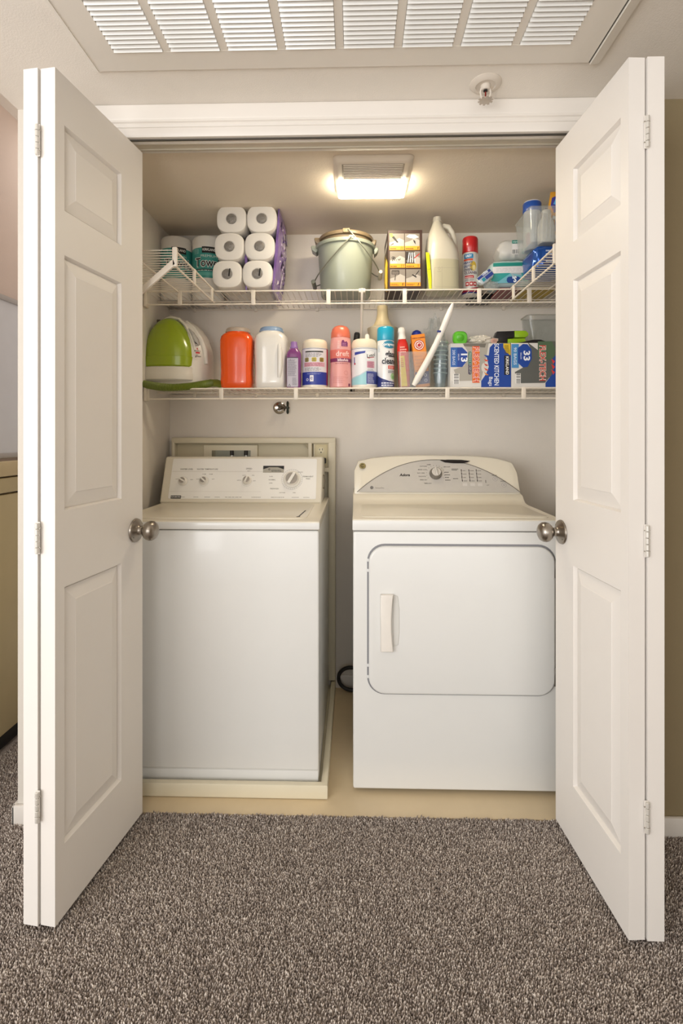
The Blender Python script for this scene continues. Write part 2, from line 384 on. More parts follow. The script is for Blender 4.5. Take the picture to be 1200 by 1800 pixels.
m = MB(); m.box((gx0 - .01, gy0, -.0015), (gx1 + .01, gy1, -.0005), P('#8b857a', .8)); m.build('duct_liner', root)
ncol = 8; bw = .020; cw = (gx1 - gx0 - bw * (ncol - 1)) / ncol
m = MB(); m.box((0, gy0, zb + .0005), (bw, gy1, -.0015), GM); bm_ = m.mesh('bar')
for k in range(ncol - 1): put(bm_, 'bar', root, (gx0 + (k + 1) * cw + k * bw, 0, 0))
m = MB()
# pressed louvre: a curved blade with rounded ends
def blade(t0): 
    return [(t0 * .0, -.0022), (.0035, -.0028), (.0075, -.0052), (.0108, -.0100), (.0122, -.0122), (.0132, -.0118), (.0118, -.0078), (.0085, -.0036), (.004, -.0016), (0, -.0012)]
m.prism([(p[0], p[1]) for p in blade(1)], GW, 'X', .001, cw - .001); sm_ = m.mesh('slat', 50)
ny = int((gy1 - gy0) / .0147)
for k in range(ncol):
    for j in range(ny):
        put(sm_, 'slat', root, (gx0 + k * (cw + bw), gy1 - .0165 - j * .0147, 0))

# ------------------------------------------------------------ sprinkler
SPW = P('#d9d0c4', .35)
root = thing('fire_sprinkler', 'small white fire sprinkler head with a round plate on the hall ceiling', 'sprinkler', (wx(852, 1.475), 1.468, CZ))
m = MB(); m.lathe([(.044, 0), (.044, -.002), (.040, -.006), (.028, -.009), (.026, -.006), (.024, -.006)], SPW, 40); m.build('escutcheon', root)
m = MB(); m.lathe([(.024, -.001), (.024, -.004), (.014, -.006), (.013, -.016), (.010, -.019)], SPW, 24); m.build('body', root)
m = MB()
for s in (-1, 1): m.tube([(s * .0125, 0, -.014), (s * .0145, 0, -.026), (s * .012, 0, -.038), (s * .004, 0, -.046)], .0026, SPW, 8)
m.build('yoke_arms', root)
m = MB(); m.tube([(0, 0, -.018), (0, 0, -.044)], .0023, P('#7a2018', .2), 8); m.lathe([(.006, -.018), (.006, -.022), (.003, -.024)], DARK, 12); m.build('glass_bulb', root, 'dark red glass bulb')
m = MB(); m.lathe([(.004, -.045), (.0165, -.047), (.0165, -.049), (.004, -.051)], P('#c4baae', .35, .3), 24)
for k in range(10):
    a = 2 * PI * k / 10; m.box((-.003, .015, -.0492), (.003, .021, -.047), P('#c4baae', .35, .3), 0, 1, Matrix.Rotation(a, 4, 'Z'))
m.build('deflector', root)

# ------------------------------------------------------------ fan light in the closet ceiling
yf0, yf1 = 1.736, 2.012
root = thing('fan_light', 'square ventilation fan with a lit lens in the closet ceiling', 'ceiling light', (wx(654, 1.87), (yf0 + yf1) / 2, CCZ))
H = (yf1 - yf0) / 2; FL = P('#d8cdbd', .4)
def sqr(h, z, dy0=0, dy1=0): return [Vector((p[0], p[1], z)) for p in rrect(-h, -h + dy0, h, h - dy1, .02, 6)]
m = MB(); m.loft([sqr(H, 0), sqr(H, -.004), sqr(H - .004, -.009), sqr(H - .012, -.017), sqr(H - .02, -.019)], FL); m.build('housing', root)
m = MB()
m.box((-H + .035, -H + .03, 0), (H - .035, -H + .034, .0035), FL, .001, 1); sl = m.mesh('louvre')
for k in range(9): put(sl, 'louvre', root, (0, k * .0115, -.0225))
m = MB(); m.box((-H + .03, -H + .028, -.0197), (H - .03, -.002, -.0188), P('#8f8473', .6)); m.build('fan_opening', root)
LENS = bpy.data.materials.new('lens'); LENS.use_nodes = True; b = LENS.node_tree.nodes['Principled BSDF']
b.inputs['Base Color'].default_value = (1, .95, .8, 1); b.inputs['Emission Color'].default_value = (1, .87, .64, 1); b.inputs['Emission Strength'].default_value = 19
m = MB(); m.loft([[Vector((p[0], p[1], z)) for p in rrect(-H + i, .002, H - i, H - j, .012, 5)] for i, j, z in ((.010, .010, -.012), (.010, .010, -.02), (.012, .012, -.029), (.022, .02, -.031))], LENS); m.build('lens', root, 'glowing warm white lens')

# ------------------------------------------------------------ carpet pile (uncountable)
def carpet():
    rng = np.random.default_rng(3); regs = [(-1.3, 1.3, .78, 1.6), (-1.30, -1.05, 1.6, 2.1)]
    pts = []
    for x0, x1, y0, y1 in regs:
        p = .0042; xs = np.arange(x0, x1, p); ys = np.arange(y0, y1, p); X, Y = np.meshgrid(xs, ys); X = X.ravel() + rng.uniform(-.002, .002, X.size); Y = Y.ravel() + rng.uniform(-.002, .002, Y.size)
        pts.append(np.stack([X, Y], 1))
    pts = np.concatenate(pts)
    edge = 1.598 + .002 * np.sin(pts[:, 0] * 40) + .002 * np.sin(pts[:, 0] * 97)
    ok = ~((pts[:, 1] > YW - .006) & ((pts[:, 0] < OL - .005) | (pts[:, 0] > OR_ + .005)) & (pts[:, 0] > -1.045)) & ((pts[:, 1] < edge) | (pts[:, 0] < -1.045))
    pts = pts[ok]; n = len(pts)
    h = rng.uniform(.008, .0125, n); a = rng.uniform(0, 2 * PI, n); lean = rng.uniform(.001, .005, n); la = rng.uniform(0, 2 * PI, n) * .55 + 3.4
    r = rng.uniform(.0015, .0024, n)
    V = np.zeros((n, 7, 3), np.float32)
    for k in range(3):
        an = a + k * 2 * PI / 3
        V[:, k, 0] = pts[:, 0] + r * np.cos(an); V[:, k, 1] = pts[:, 1] + r * np.sin(an); V[:, k, 2] = -.001
        V[:, 3 + k, 0] = pts[:, 0] + r * 1.05 * np.cos(an + .5) + lean * .5 * np.cos(la); V[:, 3 + k, 1] = pts[:, 1] + r * 1.05 * np.sin(an + .5) + lean * .5 * np.sin(la); V[:, 3 + k, 2] = h * .62
    V[:, 6, 0] = pts[:, 0] + lean * np.cos(la); V[:, 6, 1] = pts[:, 1] + lean * np.sin(la); V[:, 6, 2] = h
    tri = np.array([[0, 1, 4], [0, 4, 3], [1, 2, 5], [1, 5, 4], [2, 0, 3], [2, 3, 5], [3, 4, 6], [4, 5, 6], [5, 3, 6]])
    Fc = (np.arange(n)[:, None, None] * 7 + tri[None]).reshape(-1).astype(np.int32); nf = len(Fc) // 3
    me = bpy.data.meshes.new('carpet_pile'); me.vertices.add(n * 7); me.vertices.foreach_set('co', V.reshape(-1))
    me.loops.add(len(Fc)); me.loops.foreach_set('vertex_index', Fc); me.polygons.add(nf)
    me.polygons.foreach_set('loop_start', np.arange(nf, dtype=np.int32) * 3); me.polygons.foreach_set('loop_total', np.full(nf, 3, np.int32)); me.update(calc_edges=True)
    val = np.repeat(rng.uniform(0, 1, n), 7).astype(np.float32)
    at = me.attributes.new('tone', 'FLOAT', 'POINT'); at.data.foreach_set('value', val)
    M = bpy.data.materials.new('yarn'); M.use_nodes = True; nt = M.node_tree; b = nt.nodes['Principled BSDF']; b.inputs['Roughness'].default_value = .95; b.inputs['Specular IOR Level'].default_value = .1
    an = nt.nodes.new('ShaderNodeAttribute'); an.attribute_name = 'tone'; cr = nt.nodes.new('ShaderNodeValToRGB'); e = cr.color_ramp
    e.elements[0].color = (*lin('#83776f'), 1); e.elements[1].color = (*lin('#ece2d8'), 1); x = e.elements.new(.45); x.color = (*lin('#b0a39a'), 1); x = e.elements.new(.75); x.color = (*lin('#d0c4ba'), 1)
    nt.links.new(an.outputs['Fac'], cr.inputs[0]); nt.links.new(cr.outputs[0], b.inputs['Base Color']); me.materials.append(M)
    o = put(me, 'carpet_pile'); o['kind'] = 'stuff'; o['label'] = 'short speckled grey brown carpet pile covering the hall floor'; o['category'] = 'carpet'
carpet()

# ------------------------------------------------------------ glimpse of the room beyond the left corner
root = thing('base_cabinet', 'tall beige cabinet with a black toe kick past the left corner', 'cabinet', (-1.34, 2.3, 0))
BG = P('#c9b88f', .45)
m = MB(); m.box((.001, -.7, .07), (.032, .8, .965), BG, .006); m.build('door', root)
m = MB(); m.box((.001, -.7, .972), (.036, .8, 1.028), BG, .004); m.build('drawer', root)
m = MB(); m.box((.001, -.7, 1.034), (.045, .8, 1.09), P('#d2bf97', .4), .006); m.build('worktop', root)
m = MB(); m.box((.001, -.7, .014), (.02, .8, .066), DARK, .003); m.build('toe_kick', root, 'black toe kick')
root = thing('wall_panel', 'pale framed panel on the pink wall past the left corner', 'panel', (-1.34, 2.0, 1.1))
m = MB(); m.box((.0005, -.35, .02), (.006, .06, .6), P('#dcdce0', .4)); m.build('pane', root)
m = MB(); m.box((.0005, .06, 0), (.014, .085, .62), P('#b0a9a4', .5), .003); m.box((.0005, -.35, .60), (.014, .06, .62), P('#b0a9a4', .5), .003); m.box((.0005, -.35, 0), (.014, .06, .02), P('#b0a9a4', .5), .003); m.build('frame', root)
# ------------------------------------------------------------ wire shelves
WIRE = P('#e6ddcf', .35, var=.02)
SZ, LZ, YF = 1.785, 1.381, 2.122      # upper / lower deck height, front rail
def wire_x(L, r=.0016):                # a deck wire along y with its little dip at the front
    m = MB(); m.tube([(0, 0, 0), (0, L - .004, 0)], r, WIRE, 6); return m.mesh('deck_wire')
def tab_mesh(h):
    m = MB(); m.box((-.0085, -.004, -h - .004), (.0085, .004, .004), WIRE, .0015, 2); return m.mesh('lip_clip')
def long_shelf(name, label, x0, x1, z, lip, clips):
    root = thing(name, label, 'shelf', ((x0 + x1) / 2, YF, z), 0); L = (x1 - x0) / 2; D = YBK - YF
    for y, zz, nm, r in ((0, 0, 'front_rail', .0034), (0, -lip, 'lip_rail', .0034), (D - .006, -.0035, 'back_rail', .003), (D * .5, -.004, 'middle_rail', .003)):
        m = MB(); m.tube([(-L, y, zz), (L, y, zz)], r, WIRE, 10); m.build(nm, root)
    wm = wire_x(D - .004); n = int(2 * L / .0254)
    for k in range(n + 1): put(wm, 'deck_wire', root, (-L + .01 + k * (2 * L - .02) / n, .002, .0022))
    tm = tab_mesh(lip)
    for x in clips: put(tm, 'lip_clip', root, (x - (x0 + x1) / 2, 0, 0))
    m = MB()
    for s in (-1, 1):
        m = MB(); m.box((s * L - (.012 if s > 0 else 0), -.008, -lip - .008), (s * L + (.012 if s < 0 else 0), .03, .008), WIRE, .002); m.build('end_bracket', root)
    wcm = MB(); wcm.box((-.007, D - .012, -.014), (.007, D, .004), WIRE, .002); wc = wcm.mesh('wall_clip')
    k = -L + .12
    while k < L: put(wc, 'wall_clip', root, (k, 0, 0)); k += .29
    return root
up = long_shelf('wire_shelf', 'long upper white wire shelf across the back wall with the bucket and paper rolls', XL + .002, XR - .002, SZ, .054, [wx(p, YF) for p in (316, 445, 577, 711, 842, 930)])
lo = long_shelf('wire_shelf', 'lower white wire shelf across the back wall with the detergent bottles', XL + .002, XR - .002, LZ, .042, [wx(p, YF) for p in (389, 520, 653, 786, 920)])
def side_shelf(name, label, side):
    xi, xw = (-.58, XL) if side < 0 else (.636, XR); y0, y1 = 1.65, YF - .012; lip = .05
    root = thing(name, label, 'shelf', (xi, y0, SZ), 0); D = xw - xi; s = -1 if side < 0 else 1; L = y1 - y0
    for x, zz, nm, r in ((0, 0, 'front_rail', .0036), (0, -lip, 'lip_rail', .0036), (D - s * .006, -.0035, 'wall_rail', .003), (D * .5, -.004, 'middle_rail', .003)):
        m = MB(); m.tube([(x, 0, zz), (x, L, zz)], r, WIRE, 10); m.build(nm, root)
    m = MB(); m.tube([(s * .002, 0, 0), (D - s * .003, 0, 0)], .0016, WIRE, 6); wm = m.mesh('deck_wire'); n = int(L / .0254)
    for k in range(n + 1): put(wm, 'deck_wire', root, (0, .003 + k * (L - .006) / n, .0022))
    m = MB(); m.box((-.004, -.0085, -lip - .004), (.004, .0085, .004), WIRE, .0015); tm = m.mesh('lip_clip')
    for y in (.006, .2, L - .03): put(tm, 'lip_clip', root, (0, y, 0))
    m = MB(); e = D - s * .002
    m.prism([(s * .003, -.026), (-s * .005, -.046), (e, -.300), (e, -.282)], WIRE, 'Y', -.007, .005, .003); m.build('brace', root); m = MB(); m.box((-.008, -.007, -.054), (.008, .005, .010), WIRE, .003)
    m.build('end_cap', root)
    return root
side_shelf('wire_shelf', 'short white wire shelf on the left side wall above the carpet cleaner', -1)
side_shelf('wire_shelf', 'short white wire shelf on the right side wall under the blue capped tub', 1)
# support pole between the shelves
bx_ = wx(636, YF) - (XL + XR) / 2; bd = YBK - YF
m = MB(); m.tube([(bx_, -.005, .006), (bx_, -.006, -.012), (bx_, .01, -.035), (bx_, bd - .012, -.305), (bx_, bd - .006, -.315)], .0055, WIRE, 12); m.box((bx_ - .014, -.0085, -.010), (bx_ + .014, .004, .006), WIRE, .003); m.build('brace', up)

# ------------------------------------------------------------ laundry pan with wall surround
CREAM = P('#e2d9c0', .42, var=.03); CREAMD = P('#d6ccb0', .45, var=.03)
px0, px1, pf = -.852, -.088, 1.668
root = thing('washer_pan', 'cream moulded washer pan with tall wall surround around the washer', 'pan', ((px0 + px1) / 2, pf, .005), 0)
W2 = (px1 - px0) / 2; D = YBK - .004 - pf
m = MB()
m.box((-W2 + .01, .01, .001), (W2 - .01, D - .001, .012), CREAM, .003)
m.prism([(-W2, 0), (W2, 0), (W2, D), (W2 - .022, D), (W2 - .022, .022), (-W2 + .018, .022), (-W2 + .018, D), (-W2, D)], CREAM, 'Z', 0, .046, .005)
m.build('tray', root)
T = 1.172; m = MB(); yb = D - .05
m.box((-W2, yb, T - .028), (W2, D, T), CREAM, .006)                      # top bar
m.box((-W2 + .0004, yb + .0004, .05), (-W2 + .016, D, T - .01), CREAM, .005)
m.box((W2 - .034, yb + .0004, .05), (W2 - .0004, D, T - .01), CREAM, .005)
dx = wx(541, 2.37) + .47; dx1 = wx(548, 2.37) + .47
m.box((dx, yb + .0008, .87), (dx1, D, T - .01), CREAM, .004)
m.box((dx + .002, yb + .0012, 1.012), (W2 - .01, D, 1.034), CREAM, .004)
m.build('frame', root)
m = MB(); m.box((-W2 + .01, D - .014, .05), (W2 - .02, D - .002, T - .01), CREAMD, .002)
m.prism([(dx - .022, T - .028), (dx, T - .028), (dx, T - .055)], P('#a39878', .5), 'Y', yb + .012, D - .01); m.build('back_panel', root)
a, b = wx(357, 2.38) + .47, wx(452, 2.38) + .47
m = MB(); m.box((a, yb + .016, .95), (b, D - .013, T - .034), CREAM, .004)
a2, b2 = wx(371, 2.37) + .47, wx(439, 2.37) + .47
m.box((a2, yb + .010, .98), (b2, yb + .0162, 1.112), P('#8f9184', .5), .001); m.box((a2, yb + .0095, .98), (a2 + .018, yb + .0165, 1.112), P('#7b765f', .5), .001); m.build('valve_box', root)
for px in (406, 431):
    x = wx(px, 2.36) + .47; m = MB()
    m.lathe([(.006, 1.02), (.006, 1.05), (.011, 1.052), (.011, 1.072), (.007, 1.074), (.007, 1.09)], P('#d8d8d4', .25, .6), 14, (x, yb + .004, 0)); m.lathe([(.009, 1.09), (.009, 1.112)], P('#2a2826', .5), 12, (x, yb + .004, 0))
    m.build('valve', root)
ox = (wx(564, 2.37) + .47); m = MB(); m.box((ox - .036, yb + .012, 1.034 - .0), (ox + .036, D - .013, T - .026), CREAMD, .003)
m.box((ox - .028, yb + .006, 1.042), (ox + .028, yb + .0125, 1.14), P('#d6c9a0', .4), .003); m.build('outlet_plate', root)
m = MB(); 
for zc in (1.112, 1.066): m.lathe([(.0165, 0), (.0165, .002), (.015, .003)], P('#e4dab8', .4), 24, (ox, yb + .006, zc), 'Y-')
m.build('receptacle', root)
d = Decal()
for zc in (.046, .0):
    d.rect(-.0075, zc + .001, -.0055, zc + .009, '#2a241c').rect(.005, zc + .001, .0075, zc + .010, '#2a241c').rect(-.0095, zc + .004, -.0075, zc + .006, '#2a241c').disc(0, zc - .008, .003, .003, '#2a241c')
d.build('slots', root, flat((ox, yb + .003, 1.066)))

# ------------------------------------------------------------ washer
APP = P('#e4e4e1', .28, var=.012, coat=.3); APPC = P('#dfd8c8', .3, var=.015, coat=.3); SEAM = P('#6d6a64', .6)  # APPC: cream console plastic, and warm lamp light painted onto the deck tops
root = thing('washing_machine', 'white top loading washing machine with four control knobs, on the left', 'washer', (-.462, 1.702, .0175), 0)
hw = .344
m = MB(); m.box((-hw, .004, .028), (hw, .655, .852), APP, .008, 3); m.build('cabinet', root)
m = MB(); m.box((-hw, 0, .058), (hw, .03, .854), APP, .007, 4); m.box((-hw + .002, .003, .0), (hw - .002, .03, .056), APP, .004, 2); m.box((-hw + .004, .006, .05), (hw - .004, .03, .064), SEAM); m.build('front_panel', root)
m = MB(); m.box((-hw + .004, .005, .848), (hw - .004, .64, .858), SEAM); m.build('seam', root)
m = MB(); m.box((-hw - .0024, -.0032, .8572), (hw + .0024, .02, .8815), APP, .004, 3)
m.prism([(-.002, .8575), (.655, .8575), (.655, .887), (.012, .887), (.002, .884), (-.001, .879)], APPC, 'X', -hw - .002, hw + .002, .004, 3); m.build('top_deck', root)
m = MB(); m.prism(rrect(-hw + .045, .035, hw - .045, .40, .03, 5), APPC, 'Z', .884, .8905, .003, 2); m.build('lid', root)
m = MB(); m.prism([(-.008, 0), (-.002, -.006), (.007, 0), (.003, .012), (.0025, .15), (-.002, .15), (-.002, .012)], DARK, 'Z', .8895, .8912, M=Matrix.Translation((hw - .075, .06, 0)) @ Matrix.Rotation(R(-4), 4, 'Z')); m.build('lid_latch', root, 'dark lid latch slot')
m = MB(); cy, cyt = .435, .515; zb_, zt_ = .885, 1.078
prof = [(cy, zb_), (cy - .004, zb_ + .008), (cyt - .012, zt_ - .004), (cyt - .004, zt_), (.63, zt_ - .006), (.65, zt_ - .03), (.655, zb_)]
m.prism(prof, APPC, 'X', -hw - .010, hw - .018, .008, 3); m.build('console', root)
nrm = Vector((0, -(zt_ - zb_ - .012), (cyt - cy))).normalized()
sl = Vector((0, cyt - .012 - (cy - .004), zt_ - zb_ - .012)); SLN = sl.length
fo = Vector((-hw - .010, cy - .004, zb_ + .008)); f0 = flat(fo, (1, 0, 0), sl)
U = lambda px: (px - 284) / 283 * .682
V = lambda py: (888 - py) / 80 * SLN
d = Decal(); d.poly(rrect(.035, .012, .655, SLN - .006, .006), '#eeece8', 1)
d.build('fascia', root, f0, gap=.0012, base=.0003)
d = Decal(); g = '#4b4744'
d.rect(U(303), V(882.8), U(321), V(877.4), '#23201e', 2); d.text('KENMORE', (U(303) + U(321)) / 2, V(880.1), .0095, '#e8e6e2', 3, bold=.01, fit=U(320) - U(304))
for t, x, y, s in (('WATER LEVEL', 325, 830, .0105), ('WATER TEMPERATURE', 362, 830, .0105), ('SPEED', 436, 829, .0115), ('SELECT', 436, 833, .005), ('NORMAL', 478, 849, .0085), ('SUPER', 476, 843, .0065), ('SUPER', 476, 855, .0065), ('PREWASH', 483, 865, .0095), ('PERMANENT', 541, 843, .0095), ('PRESS', 541, 847, .0085), ('DELICATE', 527, 835, .006), ('COTTON', 497, 872, .007), ('SPIN', 518, 872, .007),
                   ('LOW', 310, 848, .006), ('HIGH', 336, 849, .006), ('COLD', 347, 848, .006), ('HOT', 374, 848, .006), ('WARM', 357, 839, .006), ('WARM', 369, 839, .006), ('GENTLE', 420, 850, .006), ('FAST', 447, 851, .006), ('SLOW', 428, 841, .006), ('SPIN', 444, 841, .006)):
    d.text(t, U(x), V(y), s * .84, '#6a6560', 2, bold=.008)
for x0, x1 in ((318, 330), (343, 352), (362, 375), (380, 392), (398, 438), (444, 462), (478, 510), (514, 528), (534, 546)): d.lines(U(x0), V(880.5), U(x1), V(878.5), 1, '#9b9791', 2, seed=x0)
d.rect(U(300), V(834.3), U(460), V(833.8), '#c9c5bf', 2); d.rect(U(300), V(870.4), U(460), V(870), '#d2cec8', 2)
d.rect(U(461), V(836), U(498), V(823.5), '#aca79c', 2); d.poly([(U(461), V(830)), (U(472), V(826)), (U(487), V(826)), (U(498), V(830)), (U(498), V(823.5)), (U(461), V(823.5))], '#1d1d1f', 3); d.ringd(U(472), V(830), .002, .004, '#3b3a3a', 3); d.lines(U(476), V(834), U(496), V(830), 2, '#45423e', 3, seed=8)
d.ringd(U(513), V(848), .044, .0446, '#9a958e', 2, 40)
for k in range(30):
    a = 2 * PI * k / 30; d.line(U(513) + .040 * math.cos(a), V(848) + .040 * math.sin(a), U(513) + .0435 * math.cos(a), V(848) + .0435 * math.sin(a), .0008, '#7d7871', 2)
for x in (321, 358, 434): d.ringd(U(x), V(852), .0205, .021, '#a5a099', 2, 24)
d.build('lettering', root, f0, gap=.0006, base=.0008)
GREYK = P('#a19b94', .35, .3)
def dial(px, py, r, lab=None, ang=0):
    p = f0(U(px), V(py), .0012); rot = nrm.to_track_quat('Z', 'Y').to_matrix().to_4x4()
    M = Matrix.Translation(p) @ rot @ Matrix.Rotation(R(ang), 4, 'Z'); m = MB()
    m.lathe([(r * 1.28, 0), (r * 1.28, .003), (r * 1.15, .006), (r, .007), (r * .95, .016), (r * .88, .018), (0, .018)], P('#e6e2da', .3), 32, M=M)
    m.lathe([(r * .86, .0175), (r * .86, .0186), (0, .0188)], GREYK, 32, M=M)
    m.box((-r * .22, -r * .9, .016), (r * .22, r * .9, .027), P('#efece6', .3), .0025, 2, M=M)
    return m.build('knob', root)
dial(321, 852, .0145, ang=60); dial(358, 851, .0145, ang=50); dial(434, 850, .0155, ang=-20); dial(513, 848, .029, ang=-28)
m = MB(); m.tube([(hw - .017, .52, .94), (hw - .012, .52, .945), (hw - .010, .52, .97), (hw - .012, .52, .995), (hw - .017, .52, 1.0)], .003, P('#8c8577', .4, .5), 8); m.build('side_latch', root, 'small grey bracket on the console side')

root = thing('power_plug', 'black power plug in the cream outlet behind the washer console', 'plug', (wx(568, 2.37), pf + yb + .0026, 1.066 + .005))
m = MB(); m.box((-.016, -.030, -.013), (.014, -.0005, .013), DARK, .005); m.build('body', root)
m = MB(); m.tube([(.0, -.022, -.010), (.001, -.023, -.03), (-.004, -.020, -.07), (-.03, -.016, -.12)], .0038, DARK, 8); m.build('cord', root)
# ------------------------------------------------------------ dryer
root = thing('clothes_dryer', 'white front loading dryer with a silver arched control panel, on the right', 'dryer', (-.005 + .343, 1.702, .005), 0)
hw = .343; z0 = .014
m = MB(); m.box((-hw, .004, z0), (hw, .64, .862), APP, .008, 3)
for x in (-.3, .3):
    for y in (.06, .58): m.lathe([(.02, 0), (.02, z0 + .004)], DARK, 16, (x, y, 0))
m.build('cabinet', root)
m = MB(); m.box((-hw, 0, z0), (hw, .03, .865), APP, .007, 4); m.build('front_panel', root)
m = MB(); m.box((-hw + .003, .004, .858), (hw - .003, .63, .869), SEAM); m.build('seam', root)
m = MB(); m.prism([(.001, .868), (.66, .868), (.66, .94), (.425, .943), (.405, .938), (.39, .925), (.372, .913), (.34, .909), (.012, .907), (.004, .904), (.001, .898)], APPC, 'X', -hw - .002, hw + .002, .005, 3); m.box((-hw - .0024, -.0015, .8675), (hw + .0024, .02, .9025), APP, .004, 3); m.build('top_deck', root)
m = MB(); m.prism(rrect(-hw + .03, .03, hw - .03, .335, .02, 4), APPC, 'Z', .9065, .9098, .0015, 2); m.build('top_inset', root, 'top surface with warm lamp light painted in as cream')  # cream stands in for warm lamp light on the dryer top
# console: stations across the width
cz0 = .940; 
def ctop(u):  # u -1..1
    e = abs(u); h = 1.086 + .012 * (1 - u * u) - (.02 if u < 0 else .028) * e ** 6
    return h - .03 * max(0, e - .95) / .05
rings = []
for k in range(41):
    u = -1 + 2 * k / 40; e = abs(u); uu = u
    if k in (0, 40): uu = u * .997
    h = ctop(u); s = 0 if e < .97 else (e - .97) / .03 * .006
    yt = .42 + (h - cz0) * .5
    rings.append([Vector((uu * (hw - .003), y, z)) for y, z in ((.42 + s, cz0 - .004), (.418 + s, cz0 + .006), (yt - .009 + s, h - .012), (yt - .004 + s, h - .003), (yt + .008, h), (yt + .09 - s, h - .006), (.648 - s, h - .04), (.655 - s, cz0 - .004))])
m = MB(); m.loft(rings, APPC); m.build('console', root)
sl = Vector((0, .5, 1)).normalized(); SL = .165
fo = Vector((-hw + .003, .418 - .003 + .0, cz0 + .004)); fd = flat(fo, (1, 0, 0), sl)
U2 = lambda px: (px - 622) / 291 * .68
V2 = lambda py: (868 - py) / 65.0 * SL
SIL = '#b7b3ae'
d = Decal(); arc = []
x0_, x1_ = U2(627), U2(912); top = V2(809)
for k in range(33):
    t = k / 32; x = x1_ + (x0_ - x1_) * t; q = 2 * t - 1; arc.append((x, V2(866) + (top - V2(866)) * (1 - abs(q) ** 2.15)))
d.poly(arc, SIL, 3)
for (xa, ya), (xb, yb2) in zip(arc, arc[1:]): d.line(xa, ya, xb, yb2, .0022, '#5c554c', 4)
o = d.build('control_panel', root, fd, gap=.0008, base=.0); 
SILM = P('#c2beb8', .34, .15, var=.03, scale=40)
o.data.materials[0] = SILM
d = Decal(); g = '#4a4744'
d.poly([(U2(776), V2(810)), (U2(785), V2(814)), (U2(800), V2(815.5)), (U2(817), V2(815.5)), (U2(826), V2(813.5)), (U2(831), V2(811.3)), (U2(815), V2(809.3)), (U2(790), V2(809))], '#1a1416', 3)
d.text('Adora', U2(712), V2(836.5), .0165, '#26221f', 2, bold=.03, shear=.2)
d.disc(U2(653), V2(858.5), .007, .007, '#46423e', 2); d.ringd(U2(653), V2(858.5), .0045, .0055, '#bdb9b4', 3); d.text('GE', U2(653), V2(858.5), .005, '#bdb9b4', 3)
d.text('SensorDry', U2(667), V2(859), .0085, '#6b6660', 2)
for t, x, y in (('COTTONS', 746, 821), ('MIXED LOAD', 744, 827), ('EASY CARE', 741, 833), ('DELICATES', 743, 839), ('SPEED DRY', 745, 845), ('TIMED DRY', 752, 851), ('AIR FLUFF', 788, 822), ('DAMP', 756, 818)): d.text(t, U2(x), V2(y), .0062, g, 2, bold=.01)
for k in range(14):
    a = R(-30 + k * 18.5); x, y = U2(767), V2(834); d.line(x + .036 * math.cos(a), y + .036 * math.sin(a), x + .039 * math.cos(a), y + .039 * math.sin(a), .0014, g, 2)
for k in range(4):
    d.lines(U2(783), V2(832 + k * 4.6), U2(793), V2(829.5 + k * 4.6), 1, g, 2, seed=k)
d.lines(U2(796), V2(828), U2(808), V2(824), 2, g, 2, seed=5); d.lines(U2(797), V2(843), U2(809), V2(841), 1, g, 2, seed=6)
for i, x in enumerate((813, 826.5, 839.5)):
    d.line(U2(x), V2(848), U2(x), V2(826), .002, '#3e3a37', 2)
    for k in range(4): d.disc(U2(x), V2(828 + k * 6), .0022, .0022, '#3e3a37', 3); d.lines(U2(x + 2), V2(829 + k * 6), U2(x + 9), V2(827 + k * 6), 1, '#77726c', 2, seed=i * 4 + k)
    d.rr(U2(x), V2(855.5), U2(x + 8), V2(850.5), .001, '#cdc9c4', 2)
d.line(U2(854), V2(850), U2(854), V2(845), .002, g, 2); d.text('OFF', U2(857), V2(854), .006, g, 2)
for x, y in ((871, 843), (885, 853.5)): d.ringd(U2(x), V2(y), .0085, .0097, '#8d8882', 3); d.disc(U2(x), V2(y), .0085, .0085, '#c9c5c0', 2); d.ringd(U2(x), V2(y), .003, .004, '#3a3633', 3); d.lines(U2(x - 5), V2(y - 6), U2(x + 5), V2(y - 8), 1, g, 2, seed=x)
d.build('lettering', root, fd, gap=.0006, base=.0024)
nv = Vector((0, -1, .5)).normalized()
M = Matrix.Translation(fd(U2(767), V2(834), .003)) @ nv.to_track_quat('Z', 'Y').to_matrix().to_4x4() @ Matrix.Rotation(R(8), 4, 'Z')
m = MB(); m.lathe([(.026, 0), (.026, .004), (.023, .008), (.0215, .02), (.0195, .023), (0, .023)], P('#8d8882', .25, .7), 36, M=M); m.lathe([(.0185, .0225), (.0185, .0238), (0, .0242)], P('#d6d2cc', .3, .4), 36, M=M); m.box((-.005, -.019, .02), (.005, .019, .033), P('#cfcbc5', .3, .4), .003, 2, M=M); m.build('knob', root, 'silver round dial')
d = Decal(); d.disc(U2(637), V2(820), .0135, .0135, '#332f1c', 3).ringd(U2(637), V2(820), .0095, .0115, '#cbb876', 4).text('GE', U2(637), V2(820), .0125, '#cbb876', 4, shear=.3); d.build('badge', root, fd, gap=.0008)
# door: groove, slightly domed leaf, handle, hinges
X = lambda px: (px - 620) / 532 - hw + .001
Zp = lambda py: wz(700, py, 1.70) - .005
dx0, dx1, dz0, dz1 = X(644), X(972), Zp(1221), Zp(956)
m = MB(); m.prism(rrect(dx0, dz0, dx1, dz1, .058, 8), P('#86868a', .5), 'Y', -.0008, .01); m.build('door_gasket', root, 'grey seal line around the door')
m = MB(); m.prism(rrect(dx0 + .0055, dz0 + .0045, dx1 - .0045, dz1 - .0065, .054, 8), APP, 'Y', -.012, .008, .007, 3); dr = m.build('door', root)
m = MB(); hx, hz0, hz1 = X(667), Zp(1141), Zp(1042)
pts = []
def hpoly(off):
    P_ = []
    for k in range(13):
        t = k / 12; P_.append((hx + .041 - .006 * math.sin(PI * t) - off, hz0 + (hz1 - hz0) * t))
    return P_ + [(hx + off, hz1), (hx + off, hz0)]
